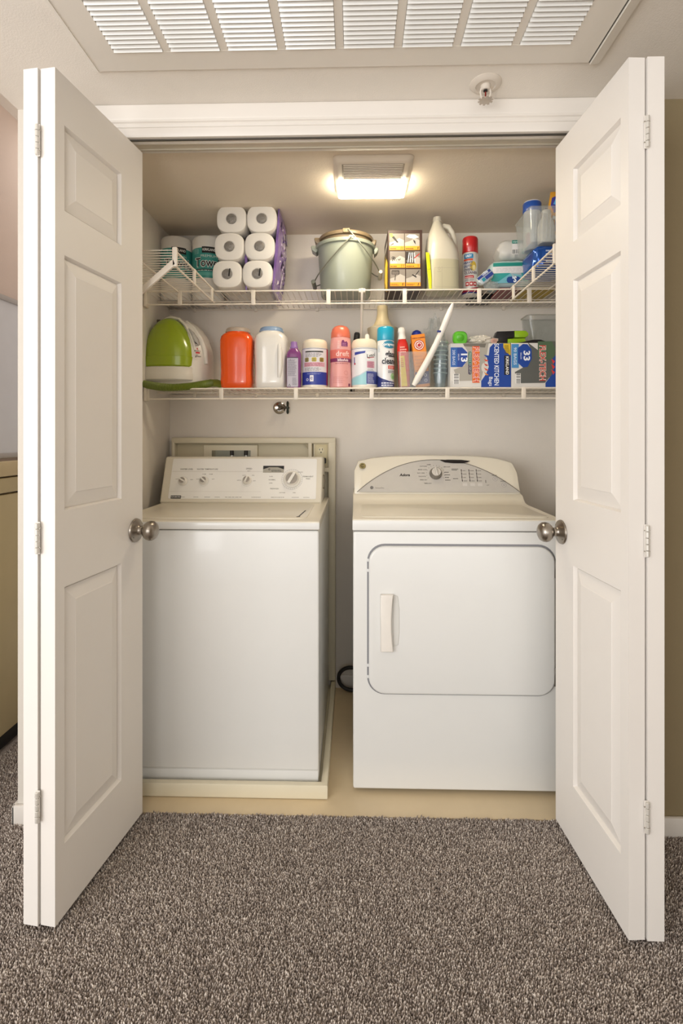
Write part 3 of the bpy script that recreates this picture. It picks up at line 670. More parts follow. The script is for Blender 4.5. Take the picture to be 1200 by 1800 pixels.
m.prism(hpoly(0), P('#ece7df', .35), 'Y', -.030, -.011, .004, 3); m.build('handle', dr)
m = MB(); hc = [(hx + .043, hz0 + .012), (hx + .058, hz0 + .018), (hx + .062, hz0 + .06), (hx + .062, hz1 - .05), (hx + .057, hz1 - .008), (hx + .040, hz1 - .003)]
m.prism(hc[::-1] , P('#d8d7d2', .35), 'Y', -.0138, -.0118, .001, 1); m.build('handle_recess', dr)
for py in (997, 1185):
    zc = Zp(py); m = MB(); m.box((dx1 - .009, -.0135, zc - .030), (dx1 + .003, -.0005, zc + .030), P('#77736d', .4, .6), .0015, 1)
    for k in range(3): m.lathe([(.0045, -.008), (.0045, .008)], P('#6a665f', .35, .7), 10, (dx1 - .001, -.013, zc - .018 + k * .018))
    m.build('hinge', root, 'dark metal door hinge')
for py in (985, 1003, 1170, 1190): m = MB(); m.box((dx0 - .0005, -.003, Zp(py) - .005), (dx0 + .006, -.0005, Zp(py) + .005), P('#dedede', .3), .001, 1); m.build('door_buffer', root)
# power cord behind the dryer
pts = []
for k in range(25):
    a = R(60 + 240 * k / 24); pts.append((.015 + .055 * math.cos(a) * 1.1, 2.36 + .02 * math.sin(a * .5), .065 + .052 * math.sin(a)))
pts = [(.16, 2.38, .115), (.09, 2.37, .117)] + pts + [(.10, 2.37, .0105), (.17, 2.38, .0105)]
m = MB(); m.tube(pts, .0085, P('#2d2a28', .5), 10); m.build('power_cord', root, 'black looped power cord', (-root.location.x - .029, -root.location.y, -root.location.z))
# shut-off valve on the wall
root = thing('shutoff_valve', 'round chrome shut off valve with a cross handle on the back wall', 'valve', (wx(491, YBK), YBK, wz(491, 717, YBK)))
m = MB(); m.lathe([(.030, 0), (.029, .004), (.022, .009), (.014, .011)], CHROME, 32, axis='Y-'); m.build('escutcheon', root)
BRZ = P('#4f463c', .3, .9)
m = MB(); m.lathe([(.013, .008), (.013, .022), (.011, .034), (0, .036)], BRZ, 20, axis='Y-'); m.lathe([(.012, -.012), (.0125, .0), (.009, .018), (.006, .022), (.006, .040)], BRZ, 18, (0, -.024, 0), 'X'); m.lathe([(.010, 0), (.010, .003), (.006, .004)], P('#d5d0c6', .2, 1), 18, (-.010, -.036, 0), 'Y-'); m.build('body', root)
m = MB(); c0 = (.042, -.024, 0)
for a in (0, 90): 
    dz, dy = math.cos(R(a)), math.sin(R(a)); m.tube([(c0[0], c0[1] - .03 * dy, -.03 * dz), (c0[0], c0[1] - .022 * dy, -.022 * dz), (c0[0], c0[1], 0), (c0[0], c0[1] + .022 * dy, .022 * dz), (c0[0], c0[1] + .03 * dy, .03 * dz)], [.003, .0062, .0042, .0062, .003], P('#2b3126', .35, .5), 10)
m.ball(c0, .008, P('#2b3126', .35, .5)); m.build('handle', root, 'dark cross handle')
# ------------------------------------------------------------ things on the lower shelf
BZ = LZ + .0042; S = 421.0
def on_low(name, label, cat, px, yc, rot=0, group=None): return thing(name, label, cat, (wx(px, yc), yc, BZ), rot, group)

# carpet cleaner -----------------------------------------------------------
GRN = P('#93a81c', .22, coat=.5); CCW = P('#e6e1d6', .35); HOSE = P('#6f7d2a', .45)
root = on_low('carpet_cleaner', 'lime green and white portable carpet cleaner with a green hose around its base', 'carpet cleaner', 316, 2.27)
m = MB(); R_ = []
for z, rx, ry, cx in ((.0, .126, .100, .004), (.012, .136, .108, .006), (.08, .136, .108, .008), (.13, .134, .104, .010), (.18, .127, .096, .012), (.23, .112, .084, .012), (.27, .090, .068, .008), (.295, .066, .050, .002), (.310, .036, .028, -.004), (.314, .01, .01, -.004)):
    R_.append(ring(z, rx, ry, cx, 0, 2.8, 48))
m.loft(R_, CCW); m.build('body', root)
m = MB(); R_ = []
for z, rx, ry, cx in ((.092, .116, .085, -.014), (.098, .121, .091, -.014), (.135, .122, .092, -.014), (.137, .119, .090, -.014), (.142, .119, .090, -.014), (.18, .112, .088, -.014), (.215, .100, .081, -.014), (.245, .085, .072, -.014), (.27, .068, .062, -.015), (.29, .049, .048, -.016), (.303, .030, .031, -.016), (.309, .012, .013, -.016)):
    R_.append(ring(z, rx, ry, cx - .010, -.050, 2.3, 48))
m.loft(R_, GRN); m.build('tank', root, 'glossy lime green water tank')
m = MB(); m.tube([(.094, -.078, .09), (.096, -.082, .14), (.089, -.082, .19), (.073, -.078, .235), (.050, -.068, .275), (.018, -.055, .306), (-.024, -.046, .317), (-.066, -.045, .298), (-.098, -.048, .25)], .007, CCW, 10); m.build('tank_rim', root)
m = MB(); m.loft([ring(z, rx, ry, -.024, -.048, 2.6, 44) for z, rx, ry in ((.032, .119, .088), (.038, .124, .094), (.062, .124, .094), (.066, .122, .092), (.088, .123, .092), (.092, .118, .088))], P('#ddd8cc', .35)); m.build('base_band', root)
m = MB()
m.tube([(.040, -.03, .300), (.080, -.045, .262), (.112, -.058, .215), (.131, -.062, .165), (.137, -.062, .11)], [.008, .011, .012, .012, .008], CCW, 12); m.build('handle', root)
m = MB(); m.prism([(.084, .215), (.066, .262), (.086, .245), (.106, .215), (.112, .19), (.098, .185)], P('#b6b2ac', .5), 'Y', -.088, -.05, .006); m.build('hand_hole_shade', root, 'hand grip recess with its shade painted grey')  # solid grey piece, the recess shade put into its colour
pts = []
for k in range(46):
    t = k / 45; a = R(190 + 165 * t); pts.append((-.02 + .145 * math.cos(a) + .03 * t, -.045 + .124 * math.sin(a) - .0, .004 + .004 * math.sin(a * 2) - .016 * math.sin(PI * t) ** 4 + .022 * max(0, t - .75) * 4 * .6))
fine = []
for i in range(len(pts) - 1):
    for q in range(4): fine.append(Vector(pts[i]).lerp(Vector(pts[i + 1]), q / 4))
m = MB(); m.tube([p + Vector((0, 0, .012)) for p in fine], [.0165 if i % 2 else .0138 for i in range(len(fine))], HOSE, 14); m.build('hose', root, 'ribbed olive green hose', sharp=70)
e = Vector(pts[-1]) + Vector((0, 0, .012)); m = MB(); m.tube([e, e + Vector((.020, .022, .002)), e + Vector((.045, .05, -.006))], [.016, .017, .015], P('#7e8d36', .4), 14); m.box(tuple(e + Vector((-.020, -.0185, -.013))), tuple(e + Vector((-.004, -.0145, .013))), P('#bdb99b', .5), .001); m.build('hose_cuff', root)
m = MB(); m.tube([(-.115, -.01, .20), (-.112, .0, .26), (-.095, .02, .30), (-.055, .03, .316)], .0075, P('#544a38', .4), 10); m.tube([(-.128, .0, .14), (-.124, .02, .22), (-.108, .03, .28)], .006, CCW, 10); m.box((-.112, -.005, .285), (-.085, .025, .318), P('#5a5040', .4), .005); m.build('hose_clip', root, 'dark brown hose clip')
d = Decal(); d.poly([(-.014, .056), (-.004, .05), (.004, .040), (-.008, .046)], '#191718', 2); d.poly([(-.002, .030), (.004, .020), (-.003, .020)], '#b3202a', 2)
d.text('BISSELL', 0, .0135, .0085, '#2a2626', 2, bold=.02); d.rr(-.008, .002, .010, .009, .002, '#c2222c', 2); d.text('little', -.002, -.004, .006, '#2a2626', 2); d.text('green', .002, -.010, .011, '#2a2626', 2, bold=.02)
d.build('logo', root, flat((.108, -.0945, .148), (1, .62, 0), (-.08, .14, 1)), base=.001)
m = MB(); m.prism([(.116, .02), (.140, .05), (.137, .16), (.124, .22)], P('#4a3d30', .5), 'Y', .02, .045, .004); m.build('power_plug_bracket', root, 'dark brown cord bracket at the back')

def jug(name, label, px, yc, body, lid, liptone, wd, hh, group=None):
    root = on_low(name, label, 'jug', px, yc); rx = wd / 2; k = hh / .262
    m = MB(); m.loft([ring(z * k, a * rx, b * .060, 0, 0, e, 44) for z, a, b, e in ((0, .86, .86, 4), (.006, .93, .93, 4), (.03, .97, .98, 4), (.075, .95, .96, 4), (.12, .97, .98, 4), (.17, 1, 1, 4), (.205, 1, 1, 3.8), (.222, .95, .96, 3.4), (.233, .82, .86, 3), (.238, .72, .78, 2.4), (.241, .70, .8, 2.1))], P(body, .2, coat=.5, var=.03)); m.build('body', root)
    m = MB(); n = 56; r0 = rx * .72
    rr_ = lambda r, z, a: [Vector(((r + (a if i % 2 else 0)) * math.cos(2 * PI * i / n), (r + (a if i % 2 else 0)) * math.sin(2 * PI * i / n) * .93, z)) for i in range(n)]
    m.loft([rr_(r0 + .002, .241 * k, 0), rr_(r0 + .002, .246 * k, 0), rr_(r0 - .001, .247 * k, .0016), rr_(r0 - .004, .257 * k, .0016), rr_(r0 - .007, .260 * k, 0), rr_(r0 - .012, .2605 * k, 0), rr_(.001, .259 * k, 0)], P(lid, .35)); m.build('lid', root)
    return root
r_ = jug('detergent_tub', 'glossy orange detergent tub with a grey ribbed lid', 418, 2.20, '#ee560c', '#b9a99b', 0, .141, .262)
r_ = jug('detergent_tub', 'glossy white detergent tub with a pale blue lid', 477, 2.20, '#e9e6e0', '#8fa9c9', 0, .138, .264)
m = MB(); m.tube([(.040, -.052, .045), (.044, -.058, .09), (.044, -.058, .15), (.040, -.052, .185)], [.008, .0105, .0105, .008], P('#e9e6e0', .2, coat=.5, var=.03), 12); m.build('grip', r_)

# purple bottle
root = on_low('stain_remover_bottle', 'slim purple bottle turned to show its grey back label', 'bottle', 516.5, 2.165)
PUR = P('#7a3d78', .2, coat=.4)
m = MB(); m.loft([ring(z, a, b, 0, 0, 3, 36) for z, a, b in ((0, .028, .022), (.004, .031, .025), (.14, .031, .025), (.152, .028, .023), (.162, .020, .018), (.168, .016, .015))], PUR); m.build('body', root)
m = MB(); m.lathe([(.0165, .166), (.0175, .168), (.0175, .174), (.0145, .178), (.0140, .192), (.012, .196), (0, .1965)], P('#8e6aa8', .35), 28); m.build('cap', root, 'lilac cap')
d = Decal(); d.rr(-.026, .004, .020, .126, .003, '#b9b4c0', 1); d.rect(-.025, .124, .019, .1285, '#4a3350', 2); d.lines(-.022, .050, .015, .120, 22, '#6c6672', 2, seed=4); d.text('!', -.012, .117, .010, '#3b3540', 3, bold=.03); d.lines(-.004, .012, .016, .044, 12, '#7a7480', 2, seed=9)
d.poly([(-.022, .006), (-.010, .006), (-.016, .018)], '#3a3640', 2).poly([(-.0195, .0075), (-.0125, .0075), (-.016, .0148)], '#b9b4c0', 3)
d.build('label', root, lambda u, v, h: Vector((u, -.0252 - h + .0035 * (abs(u) / .031) ** 3, v)), step=.006)

# wipes canisters
def canister(label, px, yc, front):
    root = on_low('wipes_canister', label, 'canister', px, yc, 0, 'disinfecting wipes canisters'); r = .0535
    m = MB(); m.lathe([(r - .003, 0), (r, .003), (r, .165), (r - .002, .168)], P('#e9e2d4', .3, coat=.3), 44); m.build('body', root)
    m = MB()
    if front: m.lathe([(r + .0005, .168), (r + .001, .178), (r - .001, .190), (r - .006, .202), (r - .014, .206), (0, .207)], P('#e3d8c2', .35), 44); m.lathe([(.010, .205), (.0095, .222), (.007, .228), (0, .229)], P('#ece6da', .35), 20, (.012, -.01, 0))
    else: m.lathe([(r - .001, .168), (r - .001, .186), (r - .004, .198), (r - .010, .204), (r - .016, .2055), (r - .017, .2035), (0, .2035)], P('#e3d8c2', .35), 44)
    m.build('cap', root)
    d = Decal(); w_ = r * 1.6; 
    if not front:
        d.rect(-w_, .012, w_, .166, '#dedbe0', 1); d.rect(-w_, .0125, w_, .066, '#2c3c98', 2); d.rect(-w_, .0125, w_, .0155, '#e3d8c2', 2) if 0 else None
        d.rect(-w_, .163, w_, .1645, '#2e3560', 2); d.rect(-.0405, .1475, .040, .153, '#2a2828', 2); d.lines(-.040, .128, .04, .146, 5, '#77747a', 2, seed=2)
        for k, c in enumerate(('#9a8e5a', '#c8b43c', '#a58a3e')): d.rr(-.043 + k * .033, .108, -.023 + k * .033, .126, .004, c, 2); d.lines(-.040 + k * .033, .110, -.026 + k * .033, .124, 3, '#4a4430', 3, seed=k)
        d.rect(-.048, .088, .048, .106, '#d9a7b4', 2); d.lines(-.044, .090, .042, .105, 4, '#b06478', 3, seed=5); d.lines(-.044, .070, .04, .086, 5, '#8a878c', 2, seed=6)
        d.rr(-.018, .026, -.002, .052, .002, '#e6e4ea', 3); d.ringd(-.010, .039, .003, .0055, '#2c3c98', 4, 9, 20, 330); d.disc(-.029, .034, .006, .006, '#c9cbe2', 3); d.disc(-.029, .034, .003, .003, '#2c3c98', 4); d.lines(-.03, .056, .03, .063, 2, '#8d97cc', 3, seed=7); d.rect(w_ - .022, .012, w_, .165, '#c9305a', 2)
    else:
        d.rect(-w_, .012, w_, .166, '#e4e5e8', 1); d.rect(-w_, .162, w_, .1635, '#2e3560', 2); d.poly([(-.045, .148), (.004, .152), (.002, .143), (-.030, .138), (-.045, .136)], '#2f3f98', 2)
        d.poly([(-w_, .0125), (.010, .0125), (.010, .068), (-.02, .05), (-w_, .034)], '#9ccfd8', 2); d.poly([(-w_, .034), (-.02, .050), (.010, .068), (.010, .072), (-.02, .054), (-w_, .038)], '#c3cdd8', 3)
        d.rect(.008, .016, w_, .064, '#3a4690', 3); d.lines(.012, .020, .046, .060, 9, '#c9cce4', 4, seed=3); d.rect(.008, .064, w_, .068, '#5866a8', 3)
        d.rr(.010, .082, .046, .110, .002, '#d4a3b2', 2); d.lines(.013, .084, .044, .108, 6, '#a04868', 3, seed=11)
        d.poly([(.010, .115), (.046, .118), (.046, .146), (.028, .152), (.010, .146)], '#f0eff0', 3); d.text('Lysol', .028, .134, .020, '#3f4744', 4, rot=14, bold=.02, shear=.2); d.line(.012, .122, .044, .128, .003, '#b0334a', 4); d.lines(.012, .069, .046, .080, 2, '#8d8a92', 2, seed=13)
        d.rect(-.049, .10, -.044, .128, '#3f4a98', 2); d.rr(-.048, .096, -.040, .104, .002, '#b02340', 3)
    d.build('label', root, cyl(r), step=.006); return root
canister('white wipes canister showing its pink and blue back label', 553.5, 2.185, 0)
canister('white wipes canister with a pop up nub and a red and blue front label', 640, 2.185, 1)

# pink scent beads
root = on_low('scent_booster_bottle', 'tall pink scent booster bottle with a coral cap', 'bottle', 598.5, 2.18)
r = .046; PK = P('#e2a09c', .3, coat=.4)
m = MB(); prof = [(.040, 0), (.0465, .004), (.0475, .03), (.0445, .07), (.043, .095), (.0435, .13), (.0445, .17), (.0425, .205), (.039, .213)]
m.lathe(prof, PK, 44); m.build('body', root)
m = MB(); m.lathe([(.0405, .212), (.0415, .216), (.0405, .234), (.036, .250), (.028, .260), (.014, .2655), (0, .266)], P('#df7358', .32, coat=.3), 44); m.build('cap', root, 'coral cap')
def pr(z):
    for (ra, za), (rb, zb2) in zip(prof, prof[1:]):
        if za <= z <= zb2: return ra + (rb - ra) * (z - za) / (zb2 - za)
    return .044
wrap = lambda u, v, h: Vector(((pr(v) + h) * math.sin(u / .044), -(pr(v) + h) * math.cos(u / .044), v))
d = Decal()
for k in range(6): d.rect(-.07, .123 + k * .006, .07, .1292 + k * .006, '#dd7468', 1)
for k in range(3): d.rect(-.07, .108 + k * .005, .07, .1132 + k * .005, '#7d2a5a', 2)
d.text('dreft', .010, .141, .030, '#f4c9c0', 3, bold=.02); d.text('blissfuls', .012, .1155, .0155, '#f6dce0', 4, bold=.025); d.lines(-.022, .1, .04, .106, 1, '#b05f62', 2, seed=3)
hx_, hy_ = .018, .184; d.poly([(hx_ - .014, hy_ - .012), (hx_ + .014, hy_ - .012), (hx_ + .015, hy_ + .004), (hx_ + .008, hy_ + .011), (hx_ + .001, hy_ + .006), (hx_ - .004, hy_ + .015), (hx_ - .011, hy_ + .014), (hx_ - .014, hy_ + .004)], '#79356a', 2); d.lines(hx_ - .010, hy_ - .01, hx_ + .012, hy_ + .004, 4, '#c98ab0', 3, seed=4)
d.lines(-.012, .165, .0, .198, 6, '#f2d8d2', 2, seed=6); d.ringd(.024, .062, .008, .0088, '#c0686a', 2, 16); d.ringd(.026, .046, .005, .0058, '#c0686a', 2, 12, 180, 360); d.rr(.034, .006, .044, .018, .001, '#7a2a52', 2); d.lines(-.03, .02, .02, .05, 4, '#d48f8c', 1, seed=10)
d.build('label', root, wrap, step=.005)

# glass cleaner can
root = on_low('spray_can', 'white and blue glass cleaner spray can with a bright blue cap', 'spray can', 677.5, 2.175)
r = .0355
m = MB(); m.lathe([(r - .002, 0), (r, .002), (r, .196), (r - .001, .198)], P('#e4e4e6', .3, .15, coat=.4), 40); m.build('can', root)
m = MB(); m.lathe([(r - .0005, .198), (r + .0005, .200), (r + .0003, .248), (r - .003, .2545), (r - .008, .257), (r - .009, .254), (0, .254)], P('#1b9fc0', .3, coat=.3), 40); m.build('cap', root, 'bright blue cap')
d = Decal(); d.disc(.016, .180, .031, .016, '#2f86a6', 2, 28); d.ringd(.016, .180, .027, .0285, '#cfe4ec', 3, 28) if 0 else None; d.text('Sprayway', .014, .180, .0165, '#e9f2f4', 4, bold=.03, shear=.25)
for t, y in (('glass', .139), ('cleaner', .110)): d.text(t, .022, y, .034, '#2b2d36', 3, bold=.03, sx=.8)
d.rect(.008, .078, .048, .092, '#cf3a2e', 2); d.lines(.011, .081, .044, .091, 2, '#f4dcd6', 3, seed=2); d.lines(.008, .062, .046, .074, 2, '#4a4c56', 2, seed=3); d.disc(.032, .048, .013, .014, '#a9cf9a', 2); d.disc(.034, .044, .008, .007, '#7fb878', 3)
d.poly([(-.05, .004), (.05, .004), (.05, .024), (.012, .028), (-.02, .040), (-.05, .056)], '#27306f', 2); d.lines(-.02, .008, .044, .026, 2, '#dfe1ee', 3, fill=.5, seed=5)
d.lines(-.040, .150, -.026, .180, 8, '#9fb6c4', 2, seed=8)
d.build('label', root, cyl(r), step=.005)

# clear bin with red bottle, tilted
root = on_low('squeeze_bottle', 'red and yellow squeeze bottle with a white cap standing in a clear cup', 'bottle', 711, 2.185, (0, R(-3), 0))
m = MB(); m.loft([ring(z, a, b, 0, 0, 2.6, 32) for z, a, b in ((.006, .022, .018), (.010, .0245, .020), (.17, .0245, .020), (.19, .022, .019), (.205, .0165, .0155), (.209, .016, .015))], P('#c8271d', .25, coat=.4)); m.build('body', root)
m = MB(); m.lathe([(.0175, .207), (.018, .209), (.018, .214), (.015, .218), (.0145, .234), (.0165, .238), (.0165, .244), (.014, .255), (.009, .259), (0, .26)], P('#e9e4dc', .3), 28); m.build('cap', root)
d = Decal(); d.poly([(-.016, .008), (.010, .008), (.004, .136), (-.016, .136)], '#e0bf1c', 1); d.lines(-.012, .09, .0, .13, 5, '#c8271d', 2, seed=3); d.lines(-.012, .15, .014, .18, 3, '#e9b6a8', 2, seed=7)
d.build('label', root, lambda u, v, h: Vector((u, -.0205 - h + .004 * (abs(u) / .024) ** 3, v)), step=.006)
root = on_low('clear_bin', 'clear plastic bin holding the red squeeze bottle and the orange carton', 'bin', 727.5, 2.185)
m = MB(); CL = CLEAR('clear_plastic', '#e9efef', .22)
m.loft([[Vector((p[0], p[1], z)) for p in rrect(-h, -.034, h, .034, .008, 4)] for z, h in ((.0004, .064), (.150, .069), (.152, .070), (.150, .0682), (.003, .0632))], CL, True); m.build('wall', root)

# baking soda box
root = thing('baking_soda_box', 'orange baking soda carton leaning in the clear bin', 'carton', (wx(743, 2.19), 2.19, BZ + .0065), (0, R(-6), 0))
m = MB(); m.box((-.0285, -.018, 0), (.0285, .018, .222), P('#e2891a', .4), .0015, 1); m.build('carton', root)
d = Decal(); d.disc(0, .176, .022, .022, '#b3282a', 2, 28).disc(0, .176, .019, .019, '#f0e6da', 3, 28).disc(0, .176, .0155, .0155, '#b3282a', 4, 28).disc(0, .176, .011, .011, '#f2e4d8', 5); d.poly([(-.008, .170), (.004, .168), (.009, .178), (.002, .184), (-.006, .180)], '#b3282a', 6)
d.text('ARM & HAMMER', 0, .206, .0075, '#7a1f20', 2, bold=.02); d.rect(-.0285, .012, .0285, .064, '#33306e', 2)
for i in range(2):
    for j in range(2): d.ringd(-.014 + i * .027, .026 + j * .022, .004, .0065, '#d6d3e4', 3, 12)
d.lines(-.026, .068, .026, .074, 1, '#7a3f12', 2, seed=4); d.lines(-.024, .084, .02, .14, 4, '#c9761a', 1, seed=6)
d.build('label', root, flat((0, -.018, 0)))
root = on_low('dark_blue_bottle', 'dark bottle with a royal blue cap behind the orange carton', 'bottle', 732, 2.27)
m = MB(); m.lathe([(.028, 0), (.03, .004), (.03, .20), (.022, .215), (.018, .222)], P('#3c2430', .3, coat=.3), 28); m.build('body', root)
m = MB(); m.lathe([(.019, .222), (.022, .224), (.022, .248), (.017, .258), (.006, .264), (0, .264)], P('#243a9c', .35), 24); m.build('cap', root)
root = on_low('black_tool_handle', 'black plastic handle sticking up behind the pink bottle', 'handle', 618.5, 2.33, (0, R(5), 0))
m = MB(); m.loft([ring(z, a, .009, 0, 0, 3, 20) for z, a in ((0, .010), (.2, .0105), (.228, .014), (.262, .013), (.268, .009))], DARK); m.build('grip', root)
m = MB(); m.box((-.004, -.010, .235), (.004, -.0085, .255), P('#3c3a38', .5), .001); m.build('grip_pad', root)
# beige funnel upside down
root = on_low('beige_funnel', 'beige plastic funnel standing upside down behind the blue capped can', 'funnel', 672, 2.33)
FU = P('#d2c19a', .4)
m = MB(); m.lathe([(.066, 0), (.066, .268), (.069, .274), (.069, .284), (.062, .288), (.062, .282), (.0, .282)], P('#c3b79b', .4), 40); m.build('tub', root)
m = MB(); m.lathe([(.052, .286), (.050, .29), (.038, .305), (.029, .325), (.025, .345), (.024, .385), (.020, .385), (.020, .34)], FU, 36); m.build('cone', root)

# white stick leaning out over the rails
a = Vector((wx(727, 2.135), 2.140, BZ + .009)); b = Vector((wx(796, 2.104), 2.104, wz(796, 533, 2.104)))
root = thing('white_wand', 'long tapered white plastic wand leaning diagonally across both shelf rails', 'wand', a)
v = b - a; side = Vector((-.006, 0, 0))
m = MB(); m.tube([v * t + Vector((.010 * math.sin(PI * t), -.004 * math.sin(PI * t), 0)) for t in [k / 14 for k in range(15)]], [.009, .0135, .0138, .0136, .0132, .0128, .0124, .0120, .0118, .012, .0126, .0128, .0122, .0105, .005], P('#ece7df', .35), 16); m.build('shaft', root)
p = v * .66; m = MB(); m.box((p.x - .012, p.y - .0165, p.z - .006), (p.x + .004, p.y - .010, p.z + .002), P('#26337a', .4), .002, M=None); m.build('button', root, 'small navy blue button')

# stack of clear cups in a bag
root = on_low('cup_stack', 'wrapped stack of clear blue tinted plastic cups', 'cups', 773, 2.19, (0, R(1), 0))
CB = CLEAR('tinted_plastic', '#b4c6cc', .25, .1)
RIMM = CLEAR('cup_rim', '#d3e0e4', .7, .1)
for k in range(8):
    m = MB(); z = .004 + k * .0185
    m.lathe([(.024, z), (.0315, z + .060), (.0335, z + .0615), (.0325, z + .062), (.0305, z + .060), (.0232, z + .002)], CB, 28, cap=False); m.lathe([(.0315, z + .0585), (.0350, z + .0595), (.0358, z + .0615), (.0345, z + .063), (.0318, z + .062)], RIMM, 28, cap=False); m.build('cup', root)
m = MB(); rings = []
for z, rr_ in ((.001, .030), (.02, .0355), (.08, .037), (.14, .038), (.19, .0385), (.205, .030), (.215, .014), (.235, .018)):
    rings.append([Vector(((rr_ + random.uniform(-.0015, .0015)) * math.cos(2 * PI * i / 26), (rr_ + random.uniform(-.0015, .0015)) * math.sin(2 * PI * i / 26), z)) for i in range(26)])
m.loft(rings, CLEAR('thin_film', '#f2f4f4', .03, .1)); m.build('wrap', root, sharp=12)
# crumpled clear bag behind
for c_ in root.children: c_.scale = (.88, .88, 1)
def crumple(name, label, px, yc, z0, sx, sy, sz, mat_, seed=0, rough=.35, n=3, low=True, cat='bag', zabs=None):
    z = BZ if low else SZ + .0042
    if zabs: z = zabs
    root = thing(name, label, cat, (wx(px, yc), yc, z + z0)); t = bmesh.new(); bmesh.ops.create_icosphere(t, subdivisions=n + 1, radius=1)
    for v in t.verts:
        k = 1 + rough * mnoise.noise(v.co * 2.1 + Vector((seed, 0, 0))) + rough * .6 * mnoise.noise(v.co * 5.3 + Vector((0, seed, 0)))
        v.co = Vector((v.co.x * sx * k, v.co.y * sy * k, max(0, sz + v.co.z * sz * k)))
    m = MB(); m.add(t, mat_); o = m.build('film', root, sharp=14); return root
crumple('plastic_bag', 'crumpled clear plastic bag above the stack of cups', 762, 2.345, 0.0, .05, .035, .165, CLEAR('film', '#f2f4f4', .10, .12), 3, .4)
crumple('plastic_bag', 'crumpled white plastic bag lying on the 13 gallon box', 846, 2.21, .1845, .058, .035, .0215, P('#d8d2c6', .4, tr=.0), 8, .35)

